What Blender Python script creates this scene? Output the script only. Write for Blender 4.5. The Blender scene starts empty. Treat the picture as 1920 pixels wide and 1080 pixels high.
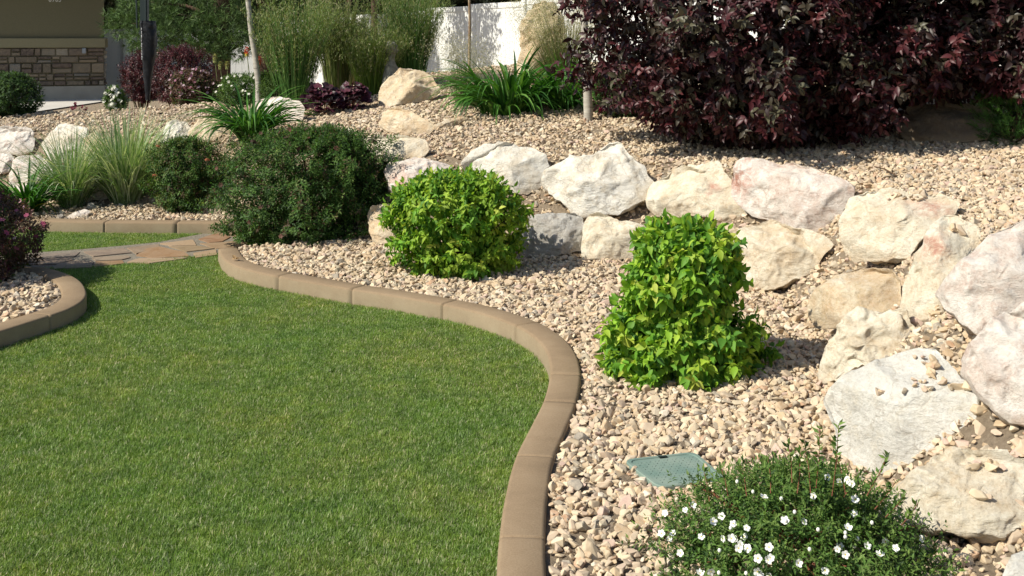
import bpy, bmesh, math, random
import numpy as np
from mathutils import Vector, noise, Matrix
from mathutils.bvhtree import BVHTree

SC = bpy.context.scene
COL = SC.collection
random.seed(5)
RNG = np.random.default_rng(11)

# ------------------------------------------------------------------ camera, sky, sun, exposure
F, HY, CX, CAMZ = 2100.0, 75.0, 960.0, 1.75
cam_data = bpy.data.cameras.new("camera")
cam = bpy.data.objects.new("camera", cam_data)
COL.objects.link(cam)
cam.location = (0, 0, CAMZ)
cam.rotation_euler = (math.pi / 2, 0, 0)
cam_data.sensor_width = 36
cam_data.lens = F / 1920 * 36
cam_data.shift_y = -(540 - HY) / 1920
cam_data.clip_start = 0.05
cam_data.clip_end = 1500
SC.camera = cam

SUN = Vector((-0.66, -0.30, 0.70)).normalized()
world = bpy.data.worlds.new("World")
SC.world = world
world.use_nodes = True
wn = world.node_tree
sky = wn.nodes.new("ShaderNodeTexSky")
sky.sky_type = 'NISHITA'
sky.sun_disc = False
sky.sun_elevation = math.asin(SUN.z)
sky.sun_rotation = math.atan2(SUN.x, SUN.y)
bg = wn.nodes["Background"]
bg.inputs[1].default_value = 0.085
wn.links.new(sky.outputs[0], bg.inputs[0])
sl = bpy.data.lights.new("sun", 'SUN')
sl.energy = 4.4
sl.angle = math.radians(0.5)
sl.color = (1.0, 0.945, 0.82)
so = bpy.data.objects.new("sun", sl)
so.rotation_mode = 'QUATERNION'
so.rotation_quaternion = SUN.to_track_quat('Z', 'Y')
so.location = (-8, -4, 9)
COL.objects.link(so)
SC.view_settings.view_transform = 'Standard'
SC.view_settings.look = 'None'
SC.view_settings.gamma = 1
SC.view_settings.exposure = 0.42

# ------------------------------------------------------------------ helpers
def at(px, py, Y):
    return Vector(((px - CX) / F * Y, Y, CAMZ - (py - HY) / F * Y))

def flat(px, py, z):
    Y = F * (CAMZ - z) / (py - HY)
    return ((px - CX) / F * Y, Y)

def tag(o, label=None, cat=None, group=None, kind=None):
    if label: o['label'] = label
    if cat: o['category'] = cat
    if group: o['group'] = group
    if kind: o['kind'] = kind
    return o

def empty(name, loc, label, cat, group=None):
    o = bpy.data.objects.new(name, None)
    o.empty_display_size = 0.1
    COL.objects.link(o)
    o.location = loc
    return tag(o, label, cat, group)

def link(name, me, mat, parent=None):
    o = bpy.data.objects.new(name, me)
    if mat is not None and len(me.materials) == 0:
        me.materials.append(mat)
    COL.objects.link(o)
    if parent is not None:
        o.parent = parent
        o.matrix_parent_inverse = Matrix.Translation(-Vector(parent.location))
    return o

def np_mesh(name, V, T, C=None, smooth=False):
    """V (n,3) float, T (m,k) int faces of equal size, C (n,3) point colours"""
    me = bpy.data.meshes.new(name)
    V = np.asarray(V, np.float32); T = np.asarray(T, np.int32)
    me.vertices.add(len(V)); me.vertices.foreach_set("co", V.ravel())
    me.loops.add(T.size); me.loops.foreach_set("vertex_index", T.ravel())
    me.polygons.add(len(T))
    me.polygons.foreach_set("loop_start", np.arange(0, T.size, T.shape[1], dtype=np.int32))
    me.polygons.foreach_set("loop_total", np.full(len(T), T.shape[1], np.int32))
    if smooth:
        me.polygons.foreach_set("use_smooth", np.ones(len(T), bool))
    if C is not None:
        a = me.color_attributes.new("Col", 'FLOAT_COLOR', 'POINT')
        CC = np.ones((len(V), 4), np.float32); CC[:, :3] = C
        a.data.foreach_set("color", CC.ravel())
    me.update()
    return me

def join_parts(parts):
    V, T, C, off = [], [], [], 0
    for v, t, c in parts:
        V.append(v); T.append(t + off); C.append(c); off += len(v)
    return np.concatenate(V), np.concatenate(T), np.concatenate(C)

def norm(a):
    return a / np.maximum(np.linalg.norm(a, axis=-1, keepdims=True), 1e-9)

def pal(colors, n, jit=0.15):
    """random colours from a palette of (r,g,b,weight)"""
    c = np.array([q[:3] for q in colors]); w = np.array([q[3] for q in colors], float)
    idx = RNG.choice(len(c), n, p=w / w.sum())
    out = c[idx] * (1 + RNG.uniform(-jit, jit, (n, 1)))
    return np.clip(out, 0, 1)

# ------------------------------------------------------------------ materials
def new_mat(name):
    m = bpy.data.materials.new(name); m.use_nodes = True
    nt = m.node_tree
    return m, nt, nt.nodes["Principled BSDF"]

def ramp(nt, stops, fac=None, interp='LINEAR'):
    r = nt.nodes.new("ShaderNodeValToRGB"); r.color_ramp.interpolation = interp
    el = r.color_ramp.elements
    while len(el) < len(stops): el.new(0.5)
    for e, (p, c) in zip(el, stops):
        e.position = p; e.color = (*c, 1) if len(c) == 3 else c
    if fac is not None: nt.links.new(fac, r.inputs[0])
    return r.outputs[0]

def noise_tex(nt, scale, detail=4, rough=0.55, vec=None, dist=0.0):
    n = nt.nodes.new("ShaderNodeTexNoise")
    n.inputs["Scale"].default_value = scale; n.inputs["Detail"].default_value = detail
    n.inputs["Roughness"].default_value = rough; n.inputs["Distortion"].default_value = dist
    if vec is not None: nt.links.new(vec, n.inputs["Vector"])
    return n.outputs[0]

def mix(nt, fac, a, b, mode='MIX'):
    m = nt.nodes.new("ShaderNodeMix"); m.data_type = 'RGBA'; m.blend_type = mode
    if isinstance(fac, (int, float)): m.inputs[0].default_value = fac
    else: nt.links.new(fac, m.inputs[0])
    for i, v in ((6, a), (7, b)):
        if isinstance(v, tuple): m.inputs[i].default_value = (*v, 1)
        else: nt.links.new(v, m.inputs[i])
    return m.outputs[2]

def pos(nt):
    g = nt.nodes.new("ShaderNodeNewGeometry"); return g.outputs["Position"]

def bump(nt, bsdf, h, strength, dist=0.01, prev=None):
    b = nt.nodes.new("ShaderNodeBump")
    b.inputs["Strength"].default_value = strength; b.inputs["Distance"].default_value = dist
    nt.links.new(h, b.inputs["Height"])
    if prev is not None: nt.links.new(prev, b.inputs["Normal"])
    nt.links.new(b.outputs[0], bsdf.inputs["Normal"])
    return b.outputs[0]

def leaf_mat(name, rough=0.5, trans=0.3, spec=0.35, tint=(1.25, 1.3, 0.6)):
    m, nt, b = new_mat(name)
    a = nt.nodes.new("ShaderNodeAttribute"); a.attribute_name = "Col"
    b.inputs["Roughness"].default_value = rough
    b.inputs["Specular IOR Level"].default_value = spec
    nt.links.new(a.outputs["Color"], b.inputs["Base Color"])
    t = nt.nodes.new("ShaderNodeBsdfTranslucent")
    c = mix(nt, 1.0, a.outputs["Color"], tint, 'MULTIPLY')
    nt.links.new(c, t.inputs[0])
    ms = nt.nodes.new("ShaderNodeMixShader"); ms.inputs[0].default_value = trans
    out = nt.nodes["Material Output"]
    nt.links.new(b.outputs[0], ms.inputs[1]); nt.links.new(t.outputs[0], ms.inputs[2])
    nt.links.new(ms.outputs[0], out.inputs[0])
    return m

M_LEAF = leaf_mat("leaf", 0.55, 0.32, 0.25)
M_PLUM = leaf_mat("plum_leaf", 0.45, 0.12, 0.35, (1.6, 0.9, 0.8))
M_GRASSB = leaf_mat("grass_blade", 0.5, 0.3, 0.35)
M_NEEDLE = leaf_mat("needle", 0.6, 0.1, 0.3)
M_PETAL = leaf_mat("petal", 0.6, 0.25, 0.2, (1, 1, 1))

def simple(name, col, rough=0.8, nscale=None, ncol=None, bscale=None, bstr=0.3, bdist=0.01, spec=0.3, metallic=0):
    m, nt, b = new_mat(name)
    b.inputs["Roughness"].default_value = rough
    b.inputs["Specular IOR Level"].default_value = spec
    b.inputs["Metallic"].default_value = metallic
    if nscale:
        n = noise_tex(nt, nscale, 6, 0.6, pos(nt))
        c = mix(nt, ramp(nt, [(0.35, (0, 0, 0)), (0.68, (1, 1, 1))], n), col, ncol)
        nt.links.new(c, b.inputs["Base Color"])
    else:
        b.inputs["Base Color"].default_value = (*col, 1)
    if bscale:
        bump(nt, b, noise_tex(nt, bscale, 6, 0.65, pos(nt)), bstr, bdist)
    return m

M_BARK = simple("bark_brown", (0.06, 0.035, 0.022), 0.9, 12, (0.11, 0.07, 0.045), 30, 0.8, 0.02)
M_TWIG = simple("twig_brown", (0.09, 0.05, 0.03), 0.8, 30, (0.14, 0.09, 0.05))
M_REDTWIG = simple("twig_red", (0.20, 0.07, 0.04), 0.7)
M_STEMG = simple("stem_green", (0.16, 0.18, 0.07), 0.7)

def m_white_bark():
    m, nt, b = new_mat("white_bark")
    p = pos(nt)
    mp = nt.nodes.new("ShaderNodeMapping"); mp.inputs["Scale"].default_value = (5, 5, 30)
    nt.links.new(p, mp.inputs[0])
    n = noise_tex(nt, 1.2, 5, 0.6, mp.outputs[0])
    c = ramp(nt, [(0.30, (0.12, 0.10, 0.08)), (0.40, (0.36, 0.33, 0.28)), (0.7, (0.50, 0.47, 0.40))], n)
    nt.links.new(c, b.inputs["Base Color"]); b.inputs["Roughness"].default_value = 0.8
    bump(nt, b, n, 0.5, 0.01)
    return m
M_WBARK = m_white_bark()

# ------------------------------------------------------------------ ground shape
BASE = np.array([(-40, 12.4), (-9, 12.0), (-5.4, 11.75), (-3.6, 11.2), (-2.2, 10.0), (-1.13, 9.15), (.33, 8.72), (1.0, 8.45), (1.74, 7.6), (1.80, 6.6),
                 (1.62, 5.6), (1.36, 4.28), (1.44, 3.9), (1.62, 3.4), (2.2, 2.2), (4, -2), (4, -40)], float)

def seg_dist(X, Y, P):
    """unsigned distance to polyline and signed side (+ left of travel)"""
    best = np.full(X.shape, 1e9); sgn = np.ones(X.shape)
    for (x0, y0), (x1, y1) in zip(P[:-1], P[1:]):
        dx, dy = x1 - x0, y1 - y0; L2 = dx * dx + dy * dy
        t = np.clip(((X - x0) * dx + (Y - y0) * dy) / L2, 0, 1)
        d = np.hypot(X - x0 - t * dx, Y - y0 - t * dy)
        s = np.sign(dx * (Y - y0) - dy * (X - x0))
        m = d < best - 1e-9
        best = np.where(m, d, best); sgn = np.where(m, s, sgn)
    return best, sgn

def inside(X, Y, P):
    r = np.zeros(X.shape, bool); n = len(P)
    for i in range(n):
        x0, y0 = P[i]; x1, y1 = P[(i + 1) % n]
        if y0 == y1: continue
        c = ((y0 > Y) != (y1 > Y)) & (X < (x1 - x0) * (Y - y0) / (y1 - y0) + x0)
        r ^= c
    return r

def spline(P, n):
    """Catmull-Rom through P resampled to even spacing"""
    P = np.array(P, float); Q = np.vstack([2 * P[0] - P[1], P, 2 * P[-1] - P[-2]])
    out = []
    for i in range(1, len(Q) - 2):
        for t in np.linspace(0, 1, 16, endpoint=False):
            a, b, c, d = Q[i - 1], Q[i], Q[i + 1], Q[i + 2]
            out.append(0.5 * ((2 * b) + (-a + c) * t + (2 * a - 5 * b + 4 * c - d) * t * t + (-a + 3 * b - 3 * c + d) * t ** 3))
    out.append(Q[-2]); out = np.array(out)
    s = np.r_[0, np.cumsum(np.hypot(*np.diff(out, axis=0).T))]
    u = np.linspace(0, s[-1], n)
    return np.c_[np.interp(u, s, out[:, 0]), np.interp(u, s, out[:, 1])]

KT = 0.105   # kerb height above the lawn
KW = 0.155
main_px = [(409, 466), (418, 484), (437, 496), (474, 508), (522, 518), (585, 529), (659, 542), (733, 553), (830, 570), (900, 586), (967, 610), (1004, 634), (1024, 660),
           (1031, 688), (1028, 714), (1017, 751), (993, 800), (966, 853), (948, 920), (935, 1004), (930, 1080), (926, 1220), (922, 1500)]
far_px = [(-420, 380), (-200, 392), (-60, 401), (22, 407), (55, 412), (120, 415), (194, 416.5), (329, 417.5), (400, 418), (455, 421)]
isl_px = [(-140, 480), (-60, 481), (0, 487), (50, 499), (87, 501), (120, 510), (143, 520), (157, 532), (163, 548), (158, 560), (145, 570), (120, 582), (62, 601), (0, 620), (-80, 645), (-260, 700)]
K_MAIN = spline([flat(*p, KT) for p in main_px], 420)
K_FAR = spline([flat(*p, KT) for p in far_px], 200)
K_ISL = spline([flat(*p, KT) for p in isl_px], 220)
# the low zone (lawn + path) in plan
LOW = np.vstack([K_FAR, [(-1.9, 10.0)], [(-1.95, 9.1)], K_MAIN, [(0, 0), (0, -5), (-30, -5), (-30, 11)]])
ISL = np.vstack([K_ISL, [(-9, 4.5), (-9, 9.2)]])

def T(X, Y):
    X = np.asarray(X, float); Y = np.asarray(Y, float)
    d, s = seg_dist(X, Y, BASE); d = d * s
    z = 0.075 + 0.66 * np.clip(d / 0.75, 0, 1) ** 0.9 + 0.11 * np.clip(d - 0.75, 0, 6)
    z += 0.02 * np.clip(1 + d / 1.5, 0, 1) * (d < 0)
    Yr = np.interp(X, [-5.2, -3.2, -1.2, 2, 30], [13.7, 14.3, 16.2, 17.5, 18])
    over = np.clip(Y - Yr, 0, None)
    floor = np.interp(X, [-7, -1, 2], [0.28, 0.6, 0.85])
    z = np.where(over > 0, np.maximum(z - 0.3 * over - 0.11 * over, floor), z)
    z = np.where(Y > Yr + 6, floor, z)
    low = inside(X, Y, LOW)
    dk = np.minimum(seg_dist(X, Y, K_MAIN[::6])[0], seg_dist(X, Y, K_FAR[::6])[0])
    z = np.where(low, -0.04, z)
    z = np.where(~low & (d < 0.1) & (dk < 0.13), -0.04 + (z + 0.04) * np.clip((dk - 0.03) / 0.09, 0, 1), z)
    isl = inside(X, Y, ISL)
    di = seg_dist(X, Y, K_ISL[::4])[0]
    z = np.where(isl, -0.04 + 0.125 * np.clip((di - 0.03) / 0.09, 0, 1), z)
    return z

def Tz(x, y): return float(T(np.array([x]), np.array([y]))[0])

_ys = np.concatenate([np.arange(2.5, 20, 0.02), np.arange(20, 45, 0.1)])
def hit(px, py):
    X = (px - CX) / F * _ys; Z = CAMZ - (py - HY) / F * _ys
    g = T(X, _ys) >= Z
    i = int(np.argmax(g)) if g.any() else len(_ys) - 1
    return float(_ys[i])
def ground_at(px, py):
    Y = hit(px, py); p = at(px, py, Y); return Vector((p.x, Y, Tz(p.x, Y)))

# ground sheet
def sheet():
    xs = np.concatenate([[-400, -200, -100, -60, -40, -28, -20, -15, -12], np.arange(-9.5, -3, 0.12), np.arange(-3, 3.6, 0.055), np.arange(3.6, 8, 0.12), [9, 11, 14, 20, 30, 50, 100, 200, 400]])
    ys = np.concatenate([[-100, -30, -10, -4, 0, 1.5], np.arange(2.5, 11.0, 0.055), np.arange(11.0, 18.5, 0.1), np.arange(19, 30, 0.8), [32, 36, 42, 50, 70, 120, 250, 600]])
    X, Y = np.meshgrid(xs, ys); Z = T(X, Y)
    V = np.c_[X.ravel(), Y.ravel(), Z.ravel()]
    nx, ny = len(xs), len(ys)
    i = np.arange(ny - 1)[:, None] * nx + np.arange(nx - 1)[None]
    Q = np.stack([i, i + 1, i + nx + 1, i + nx], -1).reshape(-1, 4)
    return np_mesh("ground", V, Q, smooth=True)

def m_dirt():
    m, nt, b = new_mat("dirt")
    p = pos(nt)
    n = noise_tex(nt, 38, 8, 0.75, p); n2 = noise_tex(nt, 2.2, 3, 0.5, p)
    c = ramp(nt, [(0.3, (0.16, 0.12, 0.08)), (0.5, (0.33, 0.255, 0.175)), (0.7, (0.50, 0.40, 0.29))], n)
    c = mix(nt, n2, c, (0.30, 0.23, 0.155))
    nt.links.new(c, b.inputs["Base Color"]); b.inputs["Roughness"].default_value = 0.95
    bump(nt, b, n, 1.0, 0.035)
    return m
ground = link("ground", sheet(), m_dirt())
tag(ground, kind='structure')

# lawn soil sheet
def poly_sheet(name, P, z, mat, kind='structure'):
    bm = bmesh.new()
    f = bm.faces.new([bm.verts.new((x, y, z)) for x, y in P])
    bmesh.ops.triangulate(bm, faces=[f])
    me = bpy.data.meshes.new(name); bm.to_mesh(me); bm.free()
    o = link(name, me, mat); tag(o, kind=kind); return o

PATH_UP = [flat(*p, 0.01) for p in [(-120, 484), (60, 473), (150, 467), (240, 459), (300, 453), (335, 446), (400, 434), (424, 430)]]
PATH_LO = [flat(*p, 0.01) for p in [(410, 474), (400, 477), (350, 482), (250, 493), (180, 498), (100, 502), (60, 502), (-120, 512)]]
M_SOIL = simple("lawn_soil", (0.05, 0.07, 0.02), 0.95, 6, (0.09, 0.09, 0.04))
ml = [tuple(p) for p in K_MAIN[::5] if p[1] > 2.0]
LAWN_MAIN = ml + [(0.2, 1.5), (-9, 1.5)] + [PATH_LO[-1]] + PATH_LO[-2::-1]
fl = [tuple(p) for p in K_FAR[::5]]
LAWN_UP = fl + PATH_UP[::-1]
poly_sheet("lawn", [(x, y) for x, y in LAWN_MAIN], -0.004, M_SOIL)
poly_sheet("lawn", LAWN_UP, -0.004, M_SOIL)

# ------------------------------------------------------------------ kerbs
def m_kerb():
    m, nt, b = new_mat("tan_concrete")
    p = pos(nt)
    n = noise_tex(nt, 3.4, 9, 0.72, p, 0.4); f = noise_tex(nt, 160, 4, 0.75, p)
    c = ramp(nt, [(0.3, (0.19, 0.132, 0.078)), (0.5, (0.26, 0.183, 0.110)), (0.75, (0.33, 0.245, 0.155))], n)
    c = mix(nt, 0.35, c, ramp(nt, [(0.3, (0.15, 0.105, 0.065)), (0.7, (0.39, 0.30, 0.20))], f))
    # side faces painted paler, standing in for sunlight on the lawn side
    g = nt.nodes.new("ShaderNodeNewGeometry"); sx = nt.nodes.new("ShaderNodeSeparateXYZ")
    nt.links.new(g.outputs["Normal"], sx.inputs[0])
    side = ramp(nt, [(0.0, (.62, .62, .62)), (0.55, (0, 0, 0))], sx.outputs[2])
    blotch = noise_tex(nt, 7, 5, 0.7, p)
    mm = nt.nodes.new("ShaderNodeMath"); mm.operation = 'MULTIPLY'
    nt.links.new(side, mm.inputs[0]); nt.links.new(blotch, mm.inputs[1])
    c = mix(nt, mm.outputs[0], c, (0.42, 0.37, 0.26))
    nt.links.new(c, b.inputs["Base Color"]); b.inputs["Roughness"].default_value = 0.9
    b.inputs["Specular IOR Level"].default_value = 0.2
    bump(nt, b, f, 0.35, 0.003)
    return m
M_KERB = m_kerb()

def kerb(P, joints, side):
    """extruded kerb along P (lawn-side edge); joints: arc positions of tooled grooves"""
    s = np.r_[0, np.cumsum(np.hypot(*np.diff(P, axis=0).T))]
    js = []
    for j in joints:
        k = int(np.argmin(np.hypot(P[:, 0] - j[0], P[:, 1] - j[1]))); js.append(s[k])
    u = np.arange(0, s[-1], 0.035)
    for j in js:
        u = u[np.abs(u - j) > 0.014]
        u = np.r_[u, [j - .009, j - .004, j + .004, j + .009]]
    u = np.unique(np.clip(u, 0, s[-1]))
    x = np.interp(u, s, P[:, 0]); y = np.interp(u, s, P[:, 1])
    tx = np.gradient(x, u); ty = np.gradient(y, u); L = np.hypot(tx, ty); tx /= L; ty /= L
    # smooth tangents
    k = np.ones(5) / 5
    nxv = -ty * side; nyv = tx * side
    prof = [(0.004, -0.05), (0.0, 0.02), (0.001, KT - .016), (0.005, KT - .005), (0.016, KT), (KW / 2, KT + .001), (KW - .016, KT), (KW - .005, KT - .005), (KW - .001, KT - .016), (KW, -0.05)]
    V = []
    for i in range(len(u)):
        g = min([abs(u[i] - j) for j in js] + [9])
        ins = 0.011 if g < 0.006 else 0
        wob = 0.0025 * noise.noise(Vector((x[i] * 3, y[i] * 3, 0)))
        for (a, h) in prof:
            aa = min(max(a, ins), KW - ins) + wob
            hh = h - (ins if h > 0.05 else 0) + 0.002 * noise.noise(Vector((x[i] * 2, y[i] * 2, a * 9)))
            V.append((x[i] + nxv[i] * aa, y[i] + nyv[i] * aa, hh))
    m = len(prof); n = len(u); V = np.array(V)
    i = np.arange(n - 1)[:, None] * m + np.arange(m - 1)[None]
    Q = np.stack([i, i + 1, i + m + 1, i + m], -1).reshape(-1, 4)
    if side < 0: Q = Q[:, ::-1]
    me = np_mesh("kerb", V, Q, smooth=True)
    bm = bmesh.new(); bm.from_mesh(me)
    bm.verts.ensure_lookup_table()
    for st in (0, (n - 1) * m):
        try: bm.faces.new([bm.verts[st + j] for j in range(m)])
        except ValueError: pass
    bmesh.ops.recalc_face_normals(bm, faces=bm.faces)
    bm.to_mesh(me); bm.free()
    o = link("kerb", me, M_KERB); tag(o, kind='structure'); return o

J1 = [flat(*p, KT) for p in [(522, 518), (659, 542), (830, 570), (967, 610), (1029, 700), (1017, 751), (966, 853), (935, 1004)]]
kerb(K_MAIN, J1, 1)
J2 = [flat(*p, KT) for p in [(55, 412), (194, 416.5), (329, 417.5), (-90, 399)]]
kerb(K_FAR, J2, 1)
J3 = [flat(*p, KT) for p in [(96, 591), (-60, 640)]]
kerb(K_ISL, J3, -1)

# ------------------------------------------------------------------ flagstone path
M_GRIT = simple("path_grit", (0.16, 0.14, 0.11), 0.95, 60, (0.30, 0.26, 0.2), 120, 0.8, 0.01)
def build_path():
    base = PATH_UP + [flat(*p, 0.01) for p in [(450, 431), (520, 440), (500, 458), (452, 462), (414, 470)]] + PATH_LO
    o = poly_sheet("path", base, 0.008, M_GRIT)
    stones = [[(300, 453), (362, 446), (368, 456), (322, 457)], [(317, 458), (370, 457.5), (403, 462), (350, 468)], [(372, 445), (400, 436), (432, 441), (417, 449), (393, 451)],
              [(375, 453), (420, 451), (455, 447), (480, 451), (440, 460), (405, 462)], [(363, 471), (405, 464.5), (407, 474), (368, 479)],
              [(255, 475), (276, 462.5), (300, 460), (346, 469), (355, 476), (290, 479)], [(238, 488), (262, 480), (352, 479), (325, 484), (280, 490)],
              [(172, 479), (240, 475), (245, 479), (228, 483), (180, 485)], [(176, 496), (180, 487), (230, 485), (234, 490)],
              [(108, 491), (140, 485), (174, 486.5), (172, 497), (98, 500)], [(30, 486), (130, 479), (136, 484), (105, 491), (30, 493)], [(50, 474), (150, 468.5), (140, 477), (52, 484)],
              [(158, 468), (230, 461.5), (247, 470), (175, 477)], [(238, 461), (297, 454), (300, 459), (256, 472)], [(20, 495), (96, 494), (92, 501), (20, 503)],
              [(432, 438), (455, 435), (484, 443), (458, 445)], [(402, 436), (422, 431.5), (440, 435), (430, 438)], [(484, 445), (510, 442), (520, 450), (490, 455)]]
    cols = [(.50, .36, .22), (.33, .24, .13), (.33, .17, .08), (.38, .26, .15), (.46, .32, .18), (.38, .22, .10), (.50, .37, .24), (.30, .24, .18), (.36, .22, .11), (.28, .22, .17),
            (.24, .18, .14), (.22, .19, .17), (.26, .2, .16), (.30, .22, .15), (.25, .2, .15), (.40, .28, .17), (.32, .18, .10), (.4, .3, .2)]
    bm = bmesh.new(); lay = bm.verts.layers.float_color.new("Col")
    for st, c in zip(stones, cols):
        pts = [flat(*p, 0.03) for p in st]
        cx = sum(p[0] for p in pts) / len(pts); cy = sum(p[1] for p in pts) / len(pts)
        fine = []
        for i in range(len(pts)):
            a, b = pts[i], pts[(i + 1) % len(pts)]
            for t in np.linspace(0, 1, 6, endpoint=False):
                x = a[0] + (b[0] - a[0]) * t; y = a[1] + (b[1] - a[1]) * t
                k = 1 + 0.05 * noise.noise(Vector((x * 9, y * 9, 3)))
                fine.append((cx + (x - cx) * k, cy + (y - cy) * k))
        tilt = random.uniform(-.01, .01)
        top = [bm.verts.new((x, y, 0.016 + tilt * (y - cy) * 2)) for x, y in fine]
        low = [bm.verts.new((cx + (x - cx) * 1.03, cy + (y - cy) * 1.03, -0.01)) for x, y in fine]
        for v in top + low: v[lay] = (c[0] * .66, c[1] * .62, c[2] * .58, 1)
        bm.faces.new(top)
        n = len(top)
        for i in range(n): bm.faces.new((top[i], low[i], low[(i + 1) % n], top[(i + 1) % n]))
    bmesh.ops.recalc_face_normals(bm, faces=bm.faces)
    me = bpy.data.meshes.new("path"); bm.to_mesh(me); bm.free()
    m, nt, b = new_mat("flagstone")
    a = nt.nodes.new("ShaderNodeAttribute"); a.attribute_name = "Col"
    n1 = noise_tex(nt, 6, 7, 0.65, pos(nt), 0.6)
    c = mix(nt, ramp(nt, [(0.35, (0, 0, 0)), (0.7, (0.55, 0.55, 0.55))], n1), a.outputs["Color"], (0.36, 0.27, 0.18))
    nt.links.new(c, b.inputs["Base Color"]); b.inputs["Roughness"].default_value = 0.85
    bump(nt, b, n1, 0.6, 0.01)
    s = link("path", me, m); tag(s, kind='structure')
build_path()

# driveway
drv = poly_sheet("driveway", [(-40, 15.2), (-9.6, 15.2), (-9.6, 27.45), (-40, 27.45)], 0.31, simple("driveway_concrete", (0.50, 0.47, 0.42), 0.9, 1.5, (0.58, 0.55, 0.5)))

# ------------------------------------------------------------------ boulders
def rock_mat(name, stops, stain, vein, scale=1.0, stain_amt=0.75, fine=0.3):
    m, nt, b = new_mat(name)
    tc = nt.nodes.new("ShaderNodeTexCoord"); oi = nt.nodes.new("ShaderNodeObjectInfo")
    add = nt.nodes.new("ShaderNodeVectorMath"); add.operation = 'ADD'
    nt.links.new(pos(nt), add.inputs[0])
    mul = nt.nodes.new("ShaderNodeVectorMath"); mul.operation = 'SCALE'
    comb = nt.nodes.new("ShaderNodeCombineXYZ")
    nt.links.new(oi.outputs["Random"], comb.inputs[0]); nt.links.new(oi.outputs["Random"], comb.inputs[2])
    nt.links.new(comb.outputs[0], mul.inputs[0]); mul.inputs["Scale"].default_value = 40
    nt.links.new(mul.outputs[0], add.inputs[1])
    v = add.outputs[0]
    n1 = noise_tex(nt, 3.0 * scale, 8, 0.62, v, 0.5)
    n2 = noise_tex(nt, 2.0 * scale, 5, 0.55, v, 1.2)
    mp = nt.nodes.new("ShaderNodeMapping"); mp.inputs["Rotation"].default_value = (0.5, 0.6, 0.3); mp.inputs["Scale"].default_value = (1.3, 1.6, 3.2)
    nt.links.new(v, mp.inputs[0])
    n3 = noise_tex(nt, 3.0 * scale, 10, 0.72, mp.outputs[0], 0.35)
    n4 = noise_tex(nt, 60, 8, 0.8, v)
    n5 = noise_tex(nt, 12, 8, 0.75, v, 0.3)
    c = ramp(nt, stops, n1)
    c = mix(nt, ramp(nt, [(0.52, (0, 0, 0)), (0.70, (stain_amt,) * 3)], n2), c, stain)
    c = mix(nt, ramp(nt, [(0.56, (0, 0, 0)), (0.66, (0.55,) * 3), (0.74, (0, 0, 0))], n3), c, vein)
    c = mix(nt, ramp(nt, [(0.50, (0, 0, 0)), (0.62, (0.55,) * 3)], n5), c, stain)
    c = mix(nt, ramp(nt, [(0.36, (0.6,) * 3), (0.46, (0, 0, 0))], n5), c, stops[2][1])
    c = mix(nt, fine, c, ramp(nt, [(0.36, (0.28, 0.22, 0.15)), (0.5, (0.62, 0.58, 0.5)), (0.64, (0.82, 0.79, 0.72))], n4))
    nt.links.new(c, b.inputs["Base Color"])
    b.inputs["Roughness"].default_value = 0.88; b.inputs["Specular IOR Level"].default_value = 0.25
    # fracture lines
    wv = nt.nodes.new("ShaderNodeVectorMath"); wv.operation = 'ADD'
    nz = nt.nodes.new("ShaderNodeTexNoise"); nz.inputs["Scale"].default_value = 5; nz.inputs["Detail"].default_value = 6
    nt.links.new(v, nz.inputs["Vector"])
    sc_ = nt.nodes.new("ShaderNodeVectorMath"); sc_.operation = 'SCALE'; sc_.inputs["Scale"].default_value = 0.35
    nt.links.new(nz.outputs["Color"], sc_.inputs[0]); nt.links.new(v, wv.inputs[0]); nt.links.new(sc_.outputs[0], wv.inputs[1])
    vo = nt.nodes.new("ShaderNodeTexVoronoi"); vo.feature = 'DISTANCE_TO_EDGE'; vo.inputs["Scale"].default_value = 1.7
    nt.links.new(wv.outputs[0], vo.inputs["Vector"])
    crack = ramp(nt, [(0.0, (0, 0, 0)), (0.022, (1, 1, 1))], vo.outputs["Distance"])
    h0 = bump(nt, b, crack, 0.25, 0.02)
    h1 = bump(nt, b, n3, 0.6, 0.06, h0)
    h2 = bump(nt, b, n1, 0.5, 0.05, h1)
    bump(nt, b, n4, 0.6, 0.014, h2)
    cc = mix(nt, ramp(nt, [(0.0, (0.3,) * 3), (0.008, (0, 0, 0))], vo.outputs["Distance"]), c, (0.30, 0.23, 0.15))
    # soil caught low on the stone, fading in blotches
    gt = nt.nodes.new("ShaderNodeSeparateXYZ"); nt.links.new(tc.outputs["Object"], gt.inputs[0])
    ms_ = nt.nodes.new("ShaderNodeMath"); ms_.operation = 'MULTIPLY_ADD'; ms_.inputs[1].default_value = 0.22; nt.links.new(n2, ms_.inputs[0]); ms_.inputs[2].default_value = -0.02
    lt = nt.nodes.new("ShaderNodeMath"); lt.operation = 'SUBTRACT'; nt.links.new(ms_.outputs[0], lt.inputs[0]); nt.links.new(gt.outputs[2], lt.inputs[1])
    cc = mix(nt, ramp(nt, [(0.0, (0, 0, 0)), (0.06, (0.6,) * 3)], lt.outputs[0]), cc, (0.42, 0.32, 0.21))
    pt = nt.nodes.new("ShaderNodeAttribute"); pt.attribute_name = "Patch"
    pm = nt.nodes.new("ShaderNodeMath"); pm.operation = 'MULTIPLY'
    nt.links.new(pt.outputs["Fac"], pm.inputs[0]); nt.links.new(ramp(nt, [(0.40, (0.08,) * 3), (0.58, (1, 1, 1))], n5), pm.inputs[1])
    cc = mix(nt, pm.outputs[0], cc, (0.46, 0.235, 0.175))
    nt.links.new(cc, b.inputs["Base Color"])
    return m
W_ = [(0.3, (0.62, 0.55, 0.44)), (0.5, (0.77, 0.73, 0.64)), (0.7, (0.85, 0.83, 0.77))]
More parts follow.
